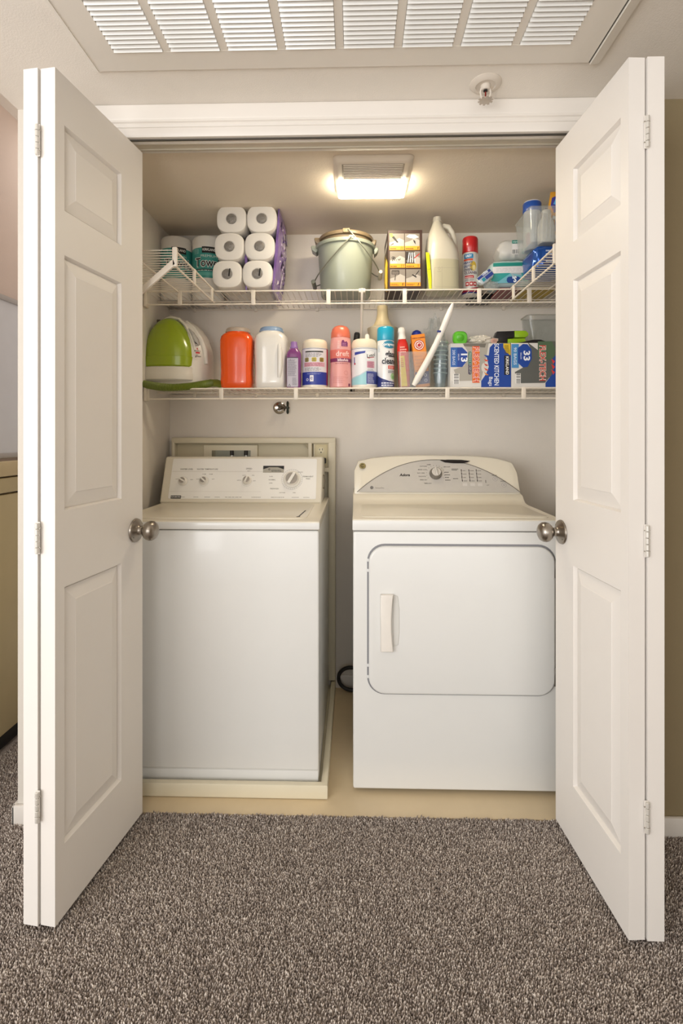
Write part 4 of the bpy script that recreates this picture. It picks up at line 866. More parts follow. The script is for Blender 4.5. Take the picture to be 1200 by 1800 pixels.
# trash bag boxes
WB = '#dad7d2'
FIT = {'SCENTED KITCHEN': 312, 'FLEX-TECH': 264, '200 BAGS': 115, '90 BAGS': 130, 'KIRKLAND': 136, 'FRESH SCENT': 158, 'Bags': 68, '13': 62, '33': 74, 'GALLON': 48}
def bagbox(label, px0_, px1_, yf, big):
    x0, x1 = wx(px0_, yf), wx(px1_, yf); W_ = x1 - x0; H_ = .182; Dp = .15
    root = thing('trash_bag_box', label, 'box', (x0, yf, BZ), 0, 'trash bag boxes'); k = W_ / .2527 if not big else 1
    m = MB(); m.box((0, 0, 0), (W_, Dp, H_), P(WB, .45), .0015, 1); m.build('carton', root)
    fx = lambda cx: (cx - (235 if not big else 740)) / 1200 * 260 / 419.5     # crop pixels (4.615/px) to metres
    fz = lambda cy: (692 - cy) / 330.0 * H_
    d = Decal(); T = lambda s, cx, cy, size, h, l=3, sx=1, bold=0: d.text(s, fx(cx), fz(cy), size, h, l, rot=-90, sx=sx, bold=bold, fit=FIT[s] / 330 * H_)
    B1, B2 = '#2c63b0', '#17439b'
    if not big:
        d.poly([(fx(330), fz(362)), (fx(540), fz(362)), (fx(520), fz(470)), (fx(480), fz(640)), (fx(300), fz(645)), (fx(262), fz(560)), (fx(345), fz(530)), (fx(372), fz(480)), (fx(372), fz(420))], '#aaa59b', 1)
        d.poly([(fx(340), fz(365)), (fx(520), fz(365)), (fx(510), fz(395)), (fx(345), fz(385))], '#6e6a62', 2)
        d.poly([(fx(238), fz(393)), (fx(330), fz(393)), (fx(370), fz(430)), (fx(370), fz(492)), (fx(330), fz(540)), (fx(238), fz(540))], B1, 2)
        d.poly([(fx(290), fz(393)), (fx(330), fz(393)), (fx(370), fz(430)), (fx(370), fz(492)), (fx(330), fz(540)), (fx(290), fz(540))], B2, 3)
        T('200 BAGS', 262, 468, .0155, '#cfdcf0', 4, .95, .012); T('GALLON', 301, 465, .008, '#dfe6f4', 4, 1, .01); T('13', 343, 466, .036, '#eef2f8', 4, .95, .03)
        d.rr(fx(378), fz(596), fx(404), fz(425), .005, '#3d6f63', 3); d.rr(fx(378), fz(596), fx(404), fz(520), .005, '#3a2f4e', 4); T('FRESH SCENT', 391, 512, .0095, '#d9e6da', 5)
        d.rect(fx(410), fz(658), fx(468), fz(385), '#e8742c', 3); T('FLEX-TECH', 440, 520, .0335, '#f7ece2', 4, .95, .05); T('FLEX-TECH', 440, 520, .0335, '#d6402c', 5, .95, .012)
        d.poly([(fx(480), fz(692)), (fx(480), fz(645)), (fx(520), fz(590)), (fx(540), fz(540)), (fx(525), fz(470)), (fx(500), fz(450)), (fx(540), fz(455)), (fx(548), fz(395)), (fx(575), fz(368)), (fx(715), fz(362)), (fx(715), fz(692))], B2, 3)
        d.disc(fx(505), fz(545), .012, .020, '#d7d2ca', 2)
        for q in range(4): d.poly([(fx(500), fz(480 + q * 32)), (fx(540), fz(492 + q * 36)), (fx(518), fz(500 + q * 34))], ('#e0552e', '#c8402c', '#e0552e', '#d98a3a')[q], 4)
        T('SCENTED KITCHEN', 600, 522, .0262, '#e6ecf6', 4, .93, .02); T('Bags', 555, 648, .021, '#e6ecf6', 4, 1, .01)
        d.poly([(fx(655), fz(365)), (fx(712), fz(365)), (fx(712), fz(455)), (fx(678), fz(432)), (fx(655), fz(395))], '#d8b62c', 4); d.lines(fx(664), fz(440), fx(708), fz(375), 6, '#5a4a10', 5, seed=3)
        d.rect(fx(662), fz(600), fx(706), fz(455), '#17161a', 4); T('KIRKLAND', 685, 530, .0165, '#f0eee8', 5, 1, .02)
        d.bars(fx(258), fz(668), fx(306), fz(590), 3, False, 12); d.poly([(fx(244), fz(640)), (fx(255), fz(650)), (fx(252), fz(690)), (fx(238), fz(690))], '#cfccc6', 2)
    else:
        d.poly([(fx(870), fz(358)), (fx(950), fz(415)), (fx(950), fz(352)), (fx(1190), fz(350)), (fx(1190), fz(600)), (fx(1040), fz(620)), (fx(1005), fz(660)), (fx(800), fz(662)), (fx(768), fz(580)), (fx(880), fz(520)), (fx(902), fz(470)), (fx(900), fz(420))], '#5d5f5c', 1)
        d.poly([(fx(950), fz(352)), (fx(1060), fz(350)), (fx(1085), fz(400)), (fx(1080), fz(480)), (fx(1010), fz(490)), (fx(950), fz(470))], '#536a50', 2)
        d.rect(fx(744), fz(548), fx(800), fz(370), '#4a8cc4', 2); d.poly([(fx(792), fz(400)), (fx(832), fz(370)), (fx(868), fz(372)), (fx(900), fz(410)), (fx(902), fz(480)), (fx(870), fz(540)), (fx(832), fz(545)), (fx(792), fz(510))], B2, 3)
        T('90 BAGS', 770, 460, .0165, '#d6e2f2', 4, .95, .012); T('GALLON', 817, 458, .0085, '#dfe6f4', 4, 1, .01); T('33', 860, 458, .036, '#f0f3f8', 4, 1, .03)
        T('FLEX-TECH', 985, 512, .0345, '#f2e6da', 4, .98, .06); T('FLEX-TECH', 985, 512, .0345, '#c23a30', 5, .98, .015)
        d.poly([(fx(1010), fz(692)), (fx(1010), fz(660)), (fx(1060), fz(600)), (fx(1080), fz(540)), (fx(1065), fz(480)), (fx(1090), fz(455)), (fx(1310), fz(440)), (fx(1310), fz(692))], B2, 3)
        for q in range(3): d.poly([(fx(1055), fz(480 + q * 40)), (fx(1085), fz(500 + q * 40)), (fx(1070), fz(520 + q * 40))], '#d23a3a', 4)
        T('Bags', 1112, 632, .021, '#e6ecf6', 4, 1, .01); T('SCENTED KITCHEN', 1180, 522, .026, '#e6ecf6', 4, .93, .02)
        d.bars(fx(775), fz(666), fx(815), fz(588), 3, False, 12)
    d.build('label', root, flat((0, -.0002, 0)), gap=.0003)
    if big:
        m = MB(); m.prism([(.02, H_ + .0005), (.095, H_ + .016), (.125, H_ + .0165), (.17, H_ + .0005)], P('#211e20', .3), 'Y', .01, .10, .004); m.build('bag_edge', root, 'black bags poking out of the open top')
    return root
bagbox('white and blue 13 gallon scented kitchen trash bag box', 791, 895, 2.135, 0)
bagbox('white and blue 33 gallon trash bag box next to the right door', 898, 1000, 2.135, 1)
# bright green cap on top of the box
TOPB = .1845
def on_box(name, label, cat, px, yc, rot=0, dz=0): return thing(name, label, cat, (wx(px, yc), yc, BZ + TOPB + dz), rot)
LG = P('#5fbf2c', .3, coat=.3)
root = on_box('green_cap', 'bright green plastic bottle lid lying on the 13 gallon box', 'lid', 807, 2.20, 0, .0315)
Mt = Matrix.Rotation(R(15), 4, 'X')
m = MB(); m.loft([[Mt @ Vector((p.x, -z, p.y)) for p in ring(0, a, a * .98, 0, 0, 2.8, 36)] for z, a in ((-.03, .024), (.0, .029), (.015, .030), (.028, .0285), (.033, .025))], LG); m.build('shell', root)
m = MB(); m.loft([[Mt @ Vector((p.x - .003, -z, p.y + .003)) for p in ring(0, a, a * .9, 0, 0, 2.4, 28)] for z, a in ((.031, .0165), (.036, .0155), (.0375, .013))], P('#57b028', .3)); m.build('button', root)
# black and lime tool
LM = P('#93bd1c', .32, coat=.3); BK = P('#211f22', .35)
root = on_box('hand_tool', 'black and lime green plastic hand tool lying across the bag boxes', 'tool', 897, 2.235)
x0 = -.078
m = MB(); m.prism([(-.083, .010), (-.075, .030), (-.062, .062), (.010, .064), (.012, .036), (-.018, .031), (-.020, .001), (-.045, .001), (-.060, .012)], BK, 'Y', -.022, .024, .005); m.build('black_body', root, 'black plastic half')
m = MB(); m.prism([(.0105, .035), (.011, .0645), (.058, .0645), (.070, .054), (.070, .044), (.058, .034)], LM, 'Y', -.023, .025, .005); m.prism([(-.018, .001), (-.018, .030), (.055, .0325), (.060, .018), (.050, .001)], LM, 'Y', -.021, .023, .004); m.build('green_body', root, 'lime green half')
# tan tag of the crumpled bag
root = on_box('paper_scrap', 'torn pinkish paper scrap between the white bag and the black tool', 'paper', 868, 2.16)
m = MB(); m.prism([(-.010, .001), (.010, .001), (.016, .018), (.004, .022), (-.006, .024), (-.014, .014)], P('#c29a8c', .6), 'Y', -.002, .002, .0005, M=Matrix.Rotation(R(-15), 4, 'X')); o = m.build('sheet', root)
d = Decal(); d.lines(-.006, .006, .008, .016, 2, '#8f6a60', 2); d.build('print', root, lambda u, v, h: Matrix.Rotation(R(-15), 4, 'X') @ Vector((u, -.002 - h, v)))
# clear plastic box behind right
root = thing('clear_storage_box', 'clear plastic storage box standing behind the 33 gallon box', 'box', (wx(968, 2.365), 2.362, BZ))
m = MB(); CL2 = CLEAR('clear_plastic_b', '#e6e9e6', .2)
m.loft([[Vector((p[0], p[1], z)) for p in rrect(-a, -.05, a, .05, .02, 5)] for z, a in ((.002, .100), (.27, .112), (.285, .118), (.335, .122), (.339, .124), (.337, .117), (.285, .113), (.004, .097))], CL2); m.build('tub', root)
m = MB(); m.tube([(p[0], p[1], .338) for p in rrect(-.124, -.052, .124, .052, .02, 5)], .003, CLEAR('rim_plastic', '#d5d2c8', .5), 8, True); m.build('rim', root)
# ------------------------------------------------------------ things on the upper shelf
TZ = SZ + .0042
def on_top(name, label, cat, px, yc, rot=0, group=None): return thing(name, label, cat, (wx(px, yc), yc, TZ), rot, group)
PAPER = P('#efebe4', .8, var=.015, bump=.05, bscale=300)
# toilet paper pack
pk = on_top('toilet_paper_pack', 'leaning pack of six white toilet rolls in purple printed film', 'toilet paper', 429, 2.126)
RR = .0572; L = .27
def roll_mesh():
    m = MB(); n = 44; rings = []
    for y, r in ((.012, .020), (.003, .0205), (.0, .024), (-.001, RR - .010), (.003, RR - .002), (.010, RR), (L * .46, RR), (L * .49, RR - .004), (L * .52, RR - .004), (L * .55, RR), (L, RR - .004)):
        e = 2.0 if r < .03 else 2.9
        rings.append([Vector((p.x * (1.09 if r > .03 else 1), y, p.y)) for p in ring(0, r, r, 0, 0, e, n)])
    m.loft(rings, PAPER, True); return m.mesh('roll')
rm = roll_mesh()
CORE = P('#8d8984', .35, .25, var=.3, scale=160, bump=.9, bscale=140)
def core_mesh():
    t = bmesh.new(); bmesh.ops.create_uvsphere(t, u_segments=22, v_segments=14, radius=1)
    for v in t.verts:
        k = 1 + .14 * mnoise.noise(v.co * 4); v.co = Vector((v.co.x * .0208, v.co.y * .006 * k - .0005, v.co.z * .0208 * (1 if v.co.z > 0 else 1)))
    m = MB(); m.add(t, CORE); return m.mesh('core', 10)
cm_ = core_mesh(); seal = MB(); seal.box((-.003, -.0045, -.016), (.003, -.002, .016), DARK, .0005, 1); sm2 = seal.mesh('seal')
for c in range(2):
    for r in range(3):
        x = (-.063 + c * .126) + (r - 1) * .0092; z = RR + .012 + r * .1146
        o = put(rm, 'roll', pk, (x, 0, z)); put(cm_, 'core', o, (0, .001, 0), None, 'grey crumpled film over the roll core')
        if r == 0: put(sm2, 'seal', o, (.012, -.004, .004), (0, R(8), 0), 'black film seal')
m = MB(); PU = P('#7f5fa6', .25, var=.35, scale=25, coat=.6); zz = []
def film_x(z, y): return .1255 + .006 + (z - .17) * .08 + .016 * math.sin(PI * min(1, max(0, z / .344))) * math.sin(PI * min(1, max(0, y / .275))) ** .6 + .0016 * math.sin(z * 60 + 9 * math.sin(y * 30))
for k in range(29):
    z = .004 + .34 * k / 28; ys = [.016 + .25 * j / 10 for j in range(11)]
    zz.append([Vector((film_x(z, y), y, z)) for y in ys] + [Vector((film_x(z, .2) - .02, .262, z)), Vector((.006 + (z - .17) * .08 + .119, .13, z)), Vector((.006 + (z - .17) * .08 + .1195, .02, z))])
m.loft(zz, PU); m.build('film', pk, 'purple printed plastic film', sharp=50)
d = Decal()
rnd = random.Random(5)
for k in range(60):
    v0 = .03 + rnd.random() * .27; u0 = .02 + rnd.random() * .19; d.poly([(u0, v0), (u0 + .012 + rnd.random() * .03, v0 + .012), (u0 + .006, v0 + .04 * rnd.random() + .008)], rnd.choice(['#c9b6dc', '#5a3c86', '#3a2a4a', '#9a7cc0', '#e3d8e8']), 1 + k % 3)
d.build('film_print', pk, lambda u, v, h: Vector((film_x(v, .02 + u) + h + .0004, .02 + u, v)), step=.008)
m = MB(); m.prism([(-.002, .004), (.004, .004), (.006, .16), (.0, .24), (-.006, .15)], PU, 'Y', .035, .05, .002); m.build('film_fold', pk)
# paper towels
def towel(label, px, yc, rz, txt):
    root = on_top('paper_towel_roll', label, 'paper towels', px, yc, rz, 'paper towel rolls in the left corner'); r = .0705; o = .012
    m = MB(); m.lathe([(.0, 0), (r - .006, 0), (r, .005), (r, .277), (r - .007, .288), (r - .02, .291), (.02, .288), (.018, .27)], PAPER, 44); m.build('roll', root)
    m = MB(); m.lathe([(r + .0008, .098), (r + .0012, .104), (r + .0012, .226), (r + .0008, .232), (r + .0002, .228), (r + .0002, .102)], P('#3f9c93', .3, coat=.5, var=.12, scale=18), 44, cap=False); m.build('wrapper', root, 'teal printed wrapper')
    d = Decal(); d.rect(-.020 + o, .208, .044 + o, .236, '#1b191b', 2); d.text('KIRKLAND', .012 + o, .222, .0155, '#f2f0ea', 3, bold=.02, fit=.058)
    d.text('PREMIUM', .010 + o, .194, .016, '#dbe8e4', 3, fit=.07); d.text('Towels', .012 + o, .164, .056, '#eaf0ec', 3, bold=.05, fit=.134); d.text('Towels', .012 + o, .164, .054, '#1d1d20', 4, bold=.012, fit=.126)
    d.rect(-.06 + o, .128, .05 + o, .137, '#16403f', 2); d.lines(-.055 + o, .129, .045 + o, .136, 1, '#cfe6e0', 3, seed=3); d.rect(-.06 + o, .108, .055 + o, .122, '#5db4aa', 2); d.rr(-.060 + o, .205, -.036 + o, .226, .002, '#7fc4bb', 2); d.lines(-.058 + o, .207, -.038 + o, .225, 4, '#2c6e66', 3, seed=5)
    d.build('print', root, cyl(r + .0014), step=.006); return root
towel('teal wrapped paper towel roll in the left corner behind the side shelf', 310.5, 2.338, R(8), '')
towel('teal wrapped paper towel roll beside the toilet paper pack', 366, 2.338, R(0), '')

# buckets
def bucket(name, label, px, yc, col, h0, h1, r0, r1, front=True, rot=0):
    root = on_top(name, label, 'bucket', px, yc, rot); mt = P(col, .38, coat=.2, var=.03)
    m = MB(); b = .014
    m.lathe([(.0, h0), (r0 - .004, h0), (r0, h0 + .006), (r1 - .003, h1 - .02), (r1 - .0025, h1 - .016), (r1 + .006, h1 - .014), (r1 + .008, h1 - .004), (r1 + .006, h1), (r1 + .001, h1), (r1 - .002, h1 - .005), (r0 - .001, h0 + .012), (0, h0 + .010)], mt, 56)
    m.build('pail', root)
    m = MB()   # pouring lip on the left, ear on the right
    m.prism([(-r1 - .004, h1 - .030), (-r1 - .022, h1 - .018), (-r1 - .026, h1 - .004), (-r1 - .024, h1 + .002), (-r1 + .006, h1 + .002), (-r1 + .004, h1 - .022)], mt, 'Y', -.028, .028, .005); m.build('pouring_lip', root)
    m = MB(); m.prism([(r1 + .002, h1 - .040), (r1 + .014, h1 - .030), (r1 + .020, h1 - .016), (r1 + .020, h1 - .008), (r1 - .002, h1 - .006)], mt, 'Y', -.022, .022, .004); m.build('grip_lip', root)
    return root
BX = 607; bk = bucket('bucket', 'pale grey green bucket with a wire bail, in the middle of the upper shelf', BX, 2.262, '#949a8c', .003, .222, .107, .124)
WR = P('#8c8d80', .35, .6)
m = MB(); m.box((.016, -.131, .213), (.036, -.122, .229), P('#a3aa98', .35), .003); m.build('ear', bk)
def bail(root, ex, sx, drop, rr_, z0, name='bail', r=.0027):
    pts = []
    for k in range(25):
        a = PI * k / 24; pts.append((ex + (sx - ex) * math.sin(a) ** .9, -rr_ * math.cos(a), z0 - drop * math.sin(a) ** .9))
    m = MB(); m.tube(pts, r, WR, 8); return m.build(name, root)
bail(bk, .026, -.138, .160, .134, .220)
m = MB(); m.lathe([(.0085, -.05), (.0095, -.048), (.0095, .048), (.0085, .05)], P('#5d6057', .4), 16, M=Matrix.Translation((-.138, 0, .060)) @ Matrix.Rotation(PI / 2, 4, 'X')); m.build('bail_grip', bk)
bk2 = bucket('bucket', 'taupe brown bucket nested inside the grey green bucket', BX + 1, 2.266, '#87755a', .018, .258, .095, .1125)
m = MB(); m.box((-.012, -.124, .244), (.018, -.112, .262), P('#9b8b69', .4), .003); m.build('ear', bk2)
bail(bk2, .010, .150, .156, .128, .256)
m = MB(); m.lathe([(.0075, -.05), (.0088, -.048), (.0088, .048), (.0075, .05), (.004, .05)], P('#d8d2bc', .35), 16, M=Matrix.Translation((.150, -.005, .100)) @ Matrix.Rotation(PI / 2, 4, 'X')); m.build('bail_grip', bk2, 'white plastic grip')

# brown accessory box with six photos
x0, x1, yf = wx(681.5, 2.135), wx(742, 2.135), 2.135; W_ = x1 - x0; H_ = wz(710, 404, 2.135) - TZ
root = thing('accessory_box', 'dark brown carton with six pictures and orange captions, beside the bucket', 'box', (x0, yf, TZ), R(1))
BRN = P('#38211a', .45)
m = MB(); m.box((0, 0, 0), (W_, .19, H_), BRN, .0015, 1); m.build('carton', root)
kx = W_ / (1022 - 738); kz = H_ / (760 - 300); gx = lambda c: (c - 738) * kx; gz = lambda c: (762 - c) * kz
d = Decal(); rnd = random.Random(12)
tiles = [(750, 872, 330, 456), (878, 1000, 330, 456), (754, 879, 466, 592), (885, 1004, 466, 592), (756, 880, 604, 734), (888, 1008, 604, 734)]
icons = [((860, 1), (845, 2)), ((985, 3),), ((848, 2), (866, 1)), ((990, 1),), ((858, 4), (872, 1)), ((988, 4),)]
for i, (a, b, t, bt) in enumerate(tiles):
    cap = bt - 30; d.rect(gx(a), gz(cap), gx(b), gz(t), '#7f7870', 1); d.rect(gx(a), gz(bt), gx(b), gz(cap), '#e0992a', 2)
    cx, cy = (a + b) / 2, (t + cap) / 2
    d.poly([(gx(a), gz(cap)), (gx(b), gz(cap)), (gx(b), gz(cy + 4)), (gx(cx + 20), gz(cy - 14)), (gx(cx - 20), gz(cy + 10)), (gx(a), gz(cy + 22))], '#aca59d', 2)
    d.lines(gx(a + 6), gz(bt - 7), gx(cx + 14), gz(bt - 22), 1 if i < 4 else 2, '#4a2c12', 3, seed=i)
    for xx, kind in icons[i]: d.line(gx(xx), gz(bt - 4), gx(xx + (4 if kind > 1 else -2)), gz(cap + 5), .0014 * (1 + (kind > 2)), '#3a1d12', 3)
def T6(i, fx_, fy): a, b, t, bt = tiles[i]; return gx(a + (b - a) * fx_), gz(t + (bt - 30 - t) * fy)
d.poly([T6(0, 0, 0), T6(0, .2, 0), T6(0, .32, .35), T6(0, .08, .3)], '#cdd03a', 3); d.poly([T6(0, .15, .28), T6(0, .3, .2), T6(0, .62, .72), T6(0, .52, .74)], '#1f1a18', 4); d.poly([T6(0, 0, .98), T6(0, .28, .76), T6(0, .3, .85), T6(0, .02, .99)], '#4a3c34', 3)
d.poly([T6(1, .1, .25), T6(1, .3, .08), T6(1, .7, .1), T6(1, .95, .3), T6(1, .6, .42), T6(1, .3, .35)], '#e6e0da', 3); d.poly([T6(1, .55, .5), T6(1, .7, .6), T6(1, .74, .9), T6(1, .62, .72)], '#2a2320', 4)
for q in range(7): x, y = T6(2, .2 + .6 * rnd.random(), .35 + .45 * rnd.random()); d.ringd(x, y, .003, .0055, '#2b2522', 3, 10, rnd.random() * 300, rnd.random() * 300 + 200)
d.poly([T6(2, .02, .8), T6(2, .3, .75), T6(2, .5, .95), T6(2, .1, .98)], '#ece7e1', 3)
for q in range(4): d.line(*T6(3, .15 + q * .16, .9), *T6(3, .25 + q * .12, .1), .0032, '#efeae4', 3)
d.rect(*T6(3, .0, .99), *T6(3, .62, .03), '#2c2624', 2); d.line(*T6(3, .6, .55), *T6(3, .95, .2), .004, '#b0302a', 4)
d.rr(*T6(4, .1, .42), *T6(4, .62, .08), .003, '#3a3430', 3); d.lines(*T6(4, .14, .38), *T6(4, .58, .14), 3, '#8d857d', 4); d.line(*T6(4, .36, .4), *T6(4, .32, .85), .0035, '#3a3430', 3)
d.line(*T6(5, .62, .5), *T6(5, .9, .1), .003, '#1f1a18', 3); d.line(*T6(5, .42, .42), *T6(5, .72, .62), .005, '#1f1a18', 4)
d.build('pictures', root, flat((0, -.0002, 0)))
d = Decal(); d.rr(.01, .05, .10, .18, .03, '#c7a32a', 2); d.rect(.01, .19, .17, .21, '#e8e2d6', 2); d.build('side_print', root, flat((-.0002, .19, 0), (0, -1, 0), (0, 0, 1)))
m = MB(); m.prism([(-.006, .002), (.0, .002), (.0, .115), (-.004, .135), (-.010, .10), (-.011, .03)], P('#b8961f', .35), 'Y', .01, .04, .002); m.build('side_flap', root, 'mustard yellow flap on the left side')

# vinegar jug
root = jugroot = on_top('gallon_jug', 'translucent white gallon jug with a side handle, cap off', 'jug', 776, 2.195, R(4))
JG = P('#dcd6c6', .3, tr=.25, var=.03); 
m = MB(); e = 2.9
m.loft([ring(z, a, b, cx, 0, e2, 44) for z, a, b, cx, e2 in ((.0, .062, .056, 0, 4), (.005, .068, .062, 0, 4), (.07, .069, .063, 0, 3.6), (.12, .0695, .0635, 0, 3.4), (.15, .070, .064, 0, 3.2), (.185, .063, .062, -.006, 2.7), (.215, .050, .055, -.015, 2.4), (.245, .034, .040, -.020, 2.2), (.268, .024, .025, -.020, 2), (.280, .020, .020, -.020, 2), (.283, .0175, .0175, -.020, 2), (.287, .0175, .0175, -.020, 2), (.288, .0195, .0195, -.020, 2), (.2905, .0195, .0195, -.020, 2), (.292, .0175, .0175, -.020, 2), (.303, .0170, .0170, -.020, 2), (.3035, .0145, .0145, -.020, 2), (.29, .0140, .0140, -.020, 2))], JG)
m.mats.append(P('#c6c0a4', .3, tr=.2, var=.03))
for f in m.bm.faces: f.material_index = 1 if f.calc_center_median().z < .12 else 0
m.build('body', root)
m = MB(); m.tube([(-.008, 0, .258), (.010, 0, .270), (.030, 0, .266), (.046, 0, .245), (.057, 0, .212), (.0615, 0, .178), (.058, 0, .145)], [.009, .0105, .0115, .0115, .011, .0105, .009], JG, 16); m.build('handle', root)
d = Decal(); 
for p_ in (((-.046, .012), (.050, .012)), ((.050, .012), (.050, .085)), ((.050, .085), (-.046, .085)), ((-.046, .085), (-.046, .012))): d.line(*p_[0], *p_[1], .0012, '#b9b19c', 1)
d.ringd(-.026, .082, .004, .005, '#a79e88', 1, 12); d.line(-.034, .07, -.018, .07, .0012, '#a79e88', 1); d.line(-.014, .005, -.014, .09, .001, '#b5ac96', 1)
d.build('embossing', root, lambda u, v, h: Vector((u, -.0628 - h + .01 * (abs(u) / .066) ** 5, v)), step=.006)
for c_ in jugroot.children: c_.scale = (.97, .97, 1.06)
# yellow strip
root = thing('yellow_strip', 'narrow fluorescent yellow plastic strip between the brown box and the jug', 'strip', (wx(757, 2.14), 2.14, TZ + .002), (0, R(-5), 0))
m = MB(); m.prism([(-.007, 0), (.003, 0), (.007, .05), (.006, .152), (-.008, .155), (-.008, .06)], P('#d2d61a', .35), 'Y', -.003, .003, .001); m.build('blade', root)
m = MB(); m.box((-.0075, -.0036, .082), (.0065, -.003, .085), P('#a8ab14', .4)); m.build('crease', root)
# red capped can
root = on_top('spray_can', 'white aerosol can with a red cap and red lettering on the upper shelf', 'spray can', 826, 2.235)
r = .0335
m = MB(); m.lathe([(r - .002, 0), (r, .002), (r, .172), (r - .003, .180), (r - .004, .182)], P('#d9d5d0', .3, .2, coat=.3), 40); m.build('can', root)
m = MB(); m.lathe([(r - .0015, .180), (r, .182), (r - .0005, .240), (r - .003, .247), (r - .007, .2495), (0, .25)], P('#b5161a', .3, coat=.4), 40); m.build('cap', root, 'red cap')
d = Decal(); d.rr(-.034, .135, .006, .153, .004, '#2f7fae', 2); d.text('EASY', -.014, .144, .012, '#e8f0f4', 3, bold=.03); d.rect(-.036, .127, .004, .134, '#d2502e', 2); d.disc(.006, .106, .014, .018, '#c9a93a', 2); d.disc(.009, .100, .007, .010, '#e4d49a', 3)
for t, y, s, c in (('HEAVY', .119, .013, '#4a5a86'), ('DUTY', .105, .013, '#4a5a86'), ('OVEN', .092, .013, '#5a5566')): d.text(t, -.017, y, s, c, 4, bold=.03)
d.text('CLEANER', -.004, .080, .013, '#6a6070', 4, bold=.03); d.rect(-.030, .060, .008, .070, '#c02a2a', 3); d.lines(-.028, .062, .006, .069, 1, '#f0d8d4', 4); d.lines(-.03, .050, .01, .058, 2, '#77727a', 2, seed=5)
for k in range(3): d.rr(-.026 + k * .016, .030, -.012 + k * .016, .046, .002, '#b8262a', 3); d.disc(-.019 + k * .016, .038, .004, .004, '#eadcd8', 4)
d.poly([(-.06, .003), (.06, .003), (.06, .036), (.02, .026), (-.02, .018), (-.06, .020)], '#a01f34', 2); d.rect(-.06, .0025, .06, .008, '#2c2f6e', 3)
d.build('label', root, lambda u, v, h: cyl(r)(u, v * 1.12, h), step=.005)
# wipes packs
def pillow(name, label, cat, loc, sx, sy, sz, mt, rot=0, seed=0, wob=.0035, group=None):
    root = thing(name, label, cat, loc, rot, group); m = MB(); R_ = []
    for k in range(17):
        t = k / 16; x = -sx + 2 * sx * t; q = (1 - abs(2 * t - 1) ** 5) ** .5 if 0 < k < 16 else .04
        rg = []
        for i in range(28):
            a = 2 * PI * i / 28; c, s_ = math.cos(a), math.sin(a)
            w_ = 1 + wob / sz * mnoise.noise(Vector((x * 60, a * 2.2 + seed, seed)))
            rg.append(Vector((x, sy * (.75 + .25 * q) * math.copysign(abs(c) ** .55, c) * w_, sz + sz * q * math.copysign(abs(s_) ** .6, s_) * w_)))
        R_.append(rg)
    m.loft(R_, mt); m.build('pouch', root, sharp=30); return root
flx = lambda sx, sy, ox=0: (lambda u, v, h: Vector((u, -sy - h - .0015, v)))
x = wx(895, 2.21)
p1 = pillow('wipes_pack', 'teal and white soft wipes pack, the lower one of the stack', 'wipes', (x - .004, 2.215, TZ + .0125), .098, .068, .060, P('#b9cfcf', .3, coat=.5, var=.06), R(-2), 1, .003, 'soft packs of wipes')
d = Decal(); d.rect(-.070, .066, .075, .078, '#1f8a80', 1); d.rect(-.072, .044, .075, .0655, '#e2dfe0', 1); d.rect(-.076, .018, .075, .0438, '#2e9c98', 1); d.poly([(-.076, .012), (.02, .012), (.034, .036), (-.01, .042), (-.05, .018)], '#74b7c4', 2); d.poly([(-.01, .044), (.03, .044), (.042, .012), (.02, .012)], '#aab8bc', 2); d.rr(-.022, .012, .028, .032, .01, '#23468c', 3); d.text("'S", .006, .022, .024, '#eef2f6', 4, bold=.04)
d.lines(-.06, .048, .06, .062, 3, '#cfccd0', 2, seed=4)
d.build('print', p1, lambda u, v, h: Vector((u * 1.12, -.0725 - h + .006 * (abs(v * 1.28 - .06) / .06) ** 2.5 + .010 * (abs(u) / .086) ** 4, v * 1.28)), step=.01)
p2 = pillow('wipes_pack', 'white soft wipes pack with a barcode, on top of the teal pack', 'wipes', (x + .020, 2.215, TZ + .134), .080, .062, .042, P('#cfcdc8', .3, coat=.5, var=.06), R(-4), 5, .003, 'soft packs of wipes')
d = Decal(); d.rect(-.022, .050, .070, .062, '#1f8678', 1); d.text('wipes', -.008, .056, .010, '#d8ece8', 2, bold=.01); d.rect(.012, .050, .070, .062, '#3a2f7a', 2); d.text('septic', .034, .056, .011, '#dcd8ee', 3, bold=.01); d.rect(-.022, .012, .045, .049, '#e6e4e4', 1); d.bars(-.022, .012, .014, .030, 2, True, 16); d.rect(.014, .012, .040, .030, '#217f72', 2); d.text('98', .028, .021, .017, '#e6f2ee', 3, bold=.03)
d.build('print', p2, lambda u, v, h: Vector((u, -.0665 - h + .006 * (abs(v * 1.18 - .042) / .042) ** 2.5 + .010 * (abs(u) / .078) ** 4, v * 1.18)), step=.01)
p3 = pillow('wipes_pack', 'small blue striped soft pack leaning left of the teal pack', 'wipes', (wx(857, 2.125), 2.122, TZ + .028), .036, .016, .020, P('#c9d2d6', .3, coat=.5), (0, R(-38), 0), 9, .003, 'soft packs of wipes')
d = Decal(); d.rect(-.006, .008, .030, .022, '#2b3f8e', 1); d.rect(-.022, .008, -.008, .022, '#2f8ea0', 1); d.rect(-.034, .026, .03, .036, '#2b3f8e', 1); d.text('WIPES', .004, .031, .010, '#e8ecf4', 2, bold=.03)
d.build('print', p3, lambda u, v, h: Vector((u, -.018 - h, v)), step=.01)
crumple('plastic_bag', 'small crumpled clear film in front of the teal wipes pack', 862, 2.134, .0, .028, .008, .016, CLEAR('film_b', '#dfe4e4', .3, .12), 4, .4, 3, False)
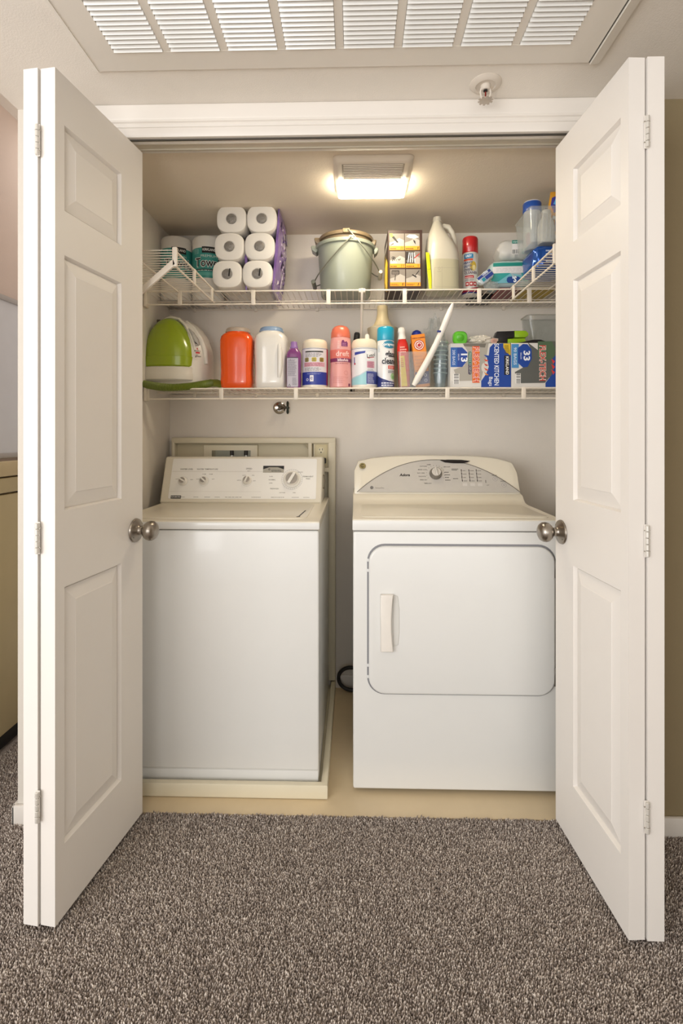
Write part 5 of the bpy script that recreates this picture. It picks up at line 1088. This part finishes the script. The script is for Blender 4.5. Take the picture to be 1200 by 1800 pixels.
# flat boxes below
def flatbox(name, label, pa, pb, ya, yb2, h, col, col2):
    xa, xb = wx(pa, (ya + yb2) / 2), wx(pb, (ya + yb2) / 2)
    root = thing(name, label, 'box', ((xa + xb) / 2, ya, TZ)); W_ = (xb - xa) / 2
    m = MB(); m.box((-W_, 0, 0), (W_, yb2 - ya, h), P(col, .4), .002, 1); m.build('carton', root)
    m = MB(); m.box((-W_ + .001, .004, h - .0005), (W_ - .001, yb2 - ya - .004, h + .001), P(col2, .4), .0005, 1); m.build('lid_flap', root)
flatbox('flat_box', 'dark red flat carton under the teal wipes pack', 868, 904, 2.15, 2.33, .010, '#7e1f24', '#8e2a2c')
flatbox('flat_box', 'mustard yellow flat carton under the end of the right side shelf', 907, 962, 2.145, 2.34, .010, '#b79a22', '#5f9a58')
flatbox('flat_box', 'black flat carton lying behind the red capped can', 822, 862, 2.30, 2.40, .028, '#1f1c1d', '#2a2728')

# ---- stack on the right side shelf
RX = lambda px, Y: wx(px, Y)
root = thing('blue_pouch', 'shiny blue foil pouch on the right side shelf under the clear bin', 'pouch', (.735, 1.985, TZ))
m = MB(); t = bmesh.new(); bmesh.ops.create_icosphere(t, subdivisions=4, radius=1)
for v in t.verts:
    k = 1 + .10 * mnoise.noise(v.co * 3.1); q = Vector([math.copysign(abs(c) ** .5, c) for c in v.co]); v.co = Vector((q.x * .078 * k, q.y * .085 * k, max(0, .052 + q.z * .0505 * (1 + .06 * mnoise.noise(v.co * 4)))))
m.add(t, P('#1f4f9e', .18, .35, var=.2, scale=20)); m.build('pouch', root)
d = Decal(); d.poly([(-.05, .015), (-.02, .075), (.0, .085), (-.03, .02)], '#23265e', 1); d.lines(-.04, .03, -.0, .08, 4, '#c9d4ea', 2, seed=2); d.rect(.012, .02, .04, .085, '#2f7fc0', 1)
d.build('print', root, lambda u, v, h: Vector((u, -.089 - h - .004, v)))
ZB = TZ + .1085; BXC, BYC = .742, 1.99
root = thing('clear_bin', 'clear plastic bin on top of the blue pouch holding white bottles', 'bin', (BXC, BYC, ZB))
m = MB(); m.loft([[Vector((p[0], p[1], z)) for p in rrect(-a, -a + .01, a, a - .01, .012, 4)] for z, a in ((0, .090), (.002, .092), (.125, .100), (.128, .103), (.126, .0985), (.004, .089))], CLEAR('clear_plastic', '#e9efef', .22)); m.build('tub', root)
m = MB(); m.box((-.001, -.001, 0), (.001, .001, .09), CLEAR('ribs', '#f0f0f0', .5)); rb = m.mesh('rib')
for k in range(5): put(rb, 'rib', root, (-.078 + k * .013, -.0855, .012), (R(4), 0, 0))
WBm = P('#e3ddd2', .35)
root = thing('white_bottle', 'white plastic bottle with a loop handle inside the clear bin', 'bottle', (.716, 1.946, ZB + .005), R(5)); m = MB()
m.loft([ring(z, a, b, 0, 0, 2.8, 32) for z, a, b in ((0, .026, .024), (.004, .029, .027), (.06, .029, .027), (.085, .024, .022), (.10, .015, .015), (.112, .014, .014))], WBm); m.build('body', root)
m = MB(); m.tube([(.018, -.014, .095), (.034, -.016, .09), (.040, -.016, .06), (.040, -.014, .03), (.026, -.012, .022)], .007, WBm, 12); m.build('handle', root)
m = MB(); m.lathe([(.015, .110), (.016, .112), (.016, .124), (.012, .127), (0, .1275)], P('#ded8cc', .35), 24); m.build('cap', root)
root = thing('blue_capped_tub', 'white tub with a royal blue lid standing in the clear bin', 'tub', (.690, 2.022, ZB + .005))
m = MB(); m.lathe([(.030, 0), (.032, .004), (.032, .150), (.030, .153)], P('#cfd2d4', .35), 36); m.build('body', root)
m = MB(); m.lathe([(.0335, .150), (.0345, .152), (.0345, .182), (.0325, .186)], P('#1d4fa4', .3, coat=.3), 36); m.lathe([(.0326, .186), (.031, .1895), (0, .19)], P('#e8e8ea', .3), 36); m.build('lid', root, 'royal blue lid with a white top')
def pouchbag(name, label, loc, rot, h, wd0, th0, mt, taper, pr):
    root = thing(name, label, 'bag', loc, rot); m = MB(); R_ = []
    for k in range(17):
        t = k / 16; R_.append(ring(.003 + h * t, wd0 * (1 - taper * max(0, t - .6)) + .002 * math.sin(t * 11), th0 * (math.sin(PI * (.12 + .88 * t)) ** .6 if t < 1 else 0) + .001, 0, 0, 2.2, 32))
    m.loft(R_, mt); m.build('pouch', root); pr.build('print', root, lambda u, v, h: Vector((u, -th0 - .0012 - h + th0 * (abs(u) / wd0) ** 2.4, v)), step=.008)
d = Decal(); d.rect(-.026, .118, .03, .132, '#b9c0e6', 1); d.poly([(-.026, .150), (-.012, .168), (-.004, .168), (-.018, .148)], '#cfd3dc', 1)
pouchbag('purple_bag', 'dark purple snack bag standing in the clear bin behind the white bottle', (.782, 2.042, ZB + .004), R(0), .175, .040, .016, P('#4a3570', .3, coat=.5, var=.2, scale=20), .2, d)
d = Decal(); d.poly([(-.036, .12), (-.026, .19), (.010, .20), (.02, .18), (0, .15), (-.012, .135)], '#30308a', 1); d.poly([(-.022, .165), (-.012, .19), (.008, .19), (-.002, .155)], '#54a4d6', 2); d.poly([(-.03, .135), (-.02, .15), (-.024, .128)], '#d2502c', 2); d.poly([(-.036, .06), (-.028, .11), (-.004, .12), (.01, .09), (-.02, .055)], '#4a3584', 1)
pouchbag('snack_bag', 'orange and blue printed snack bag at the top beside the right door', (.778, 1.990, ZB + .004), R(-6), .215, .038, .018, P('#e0a02c', .3, coat=.5, var=.15, scale=18), .5, d)
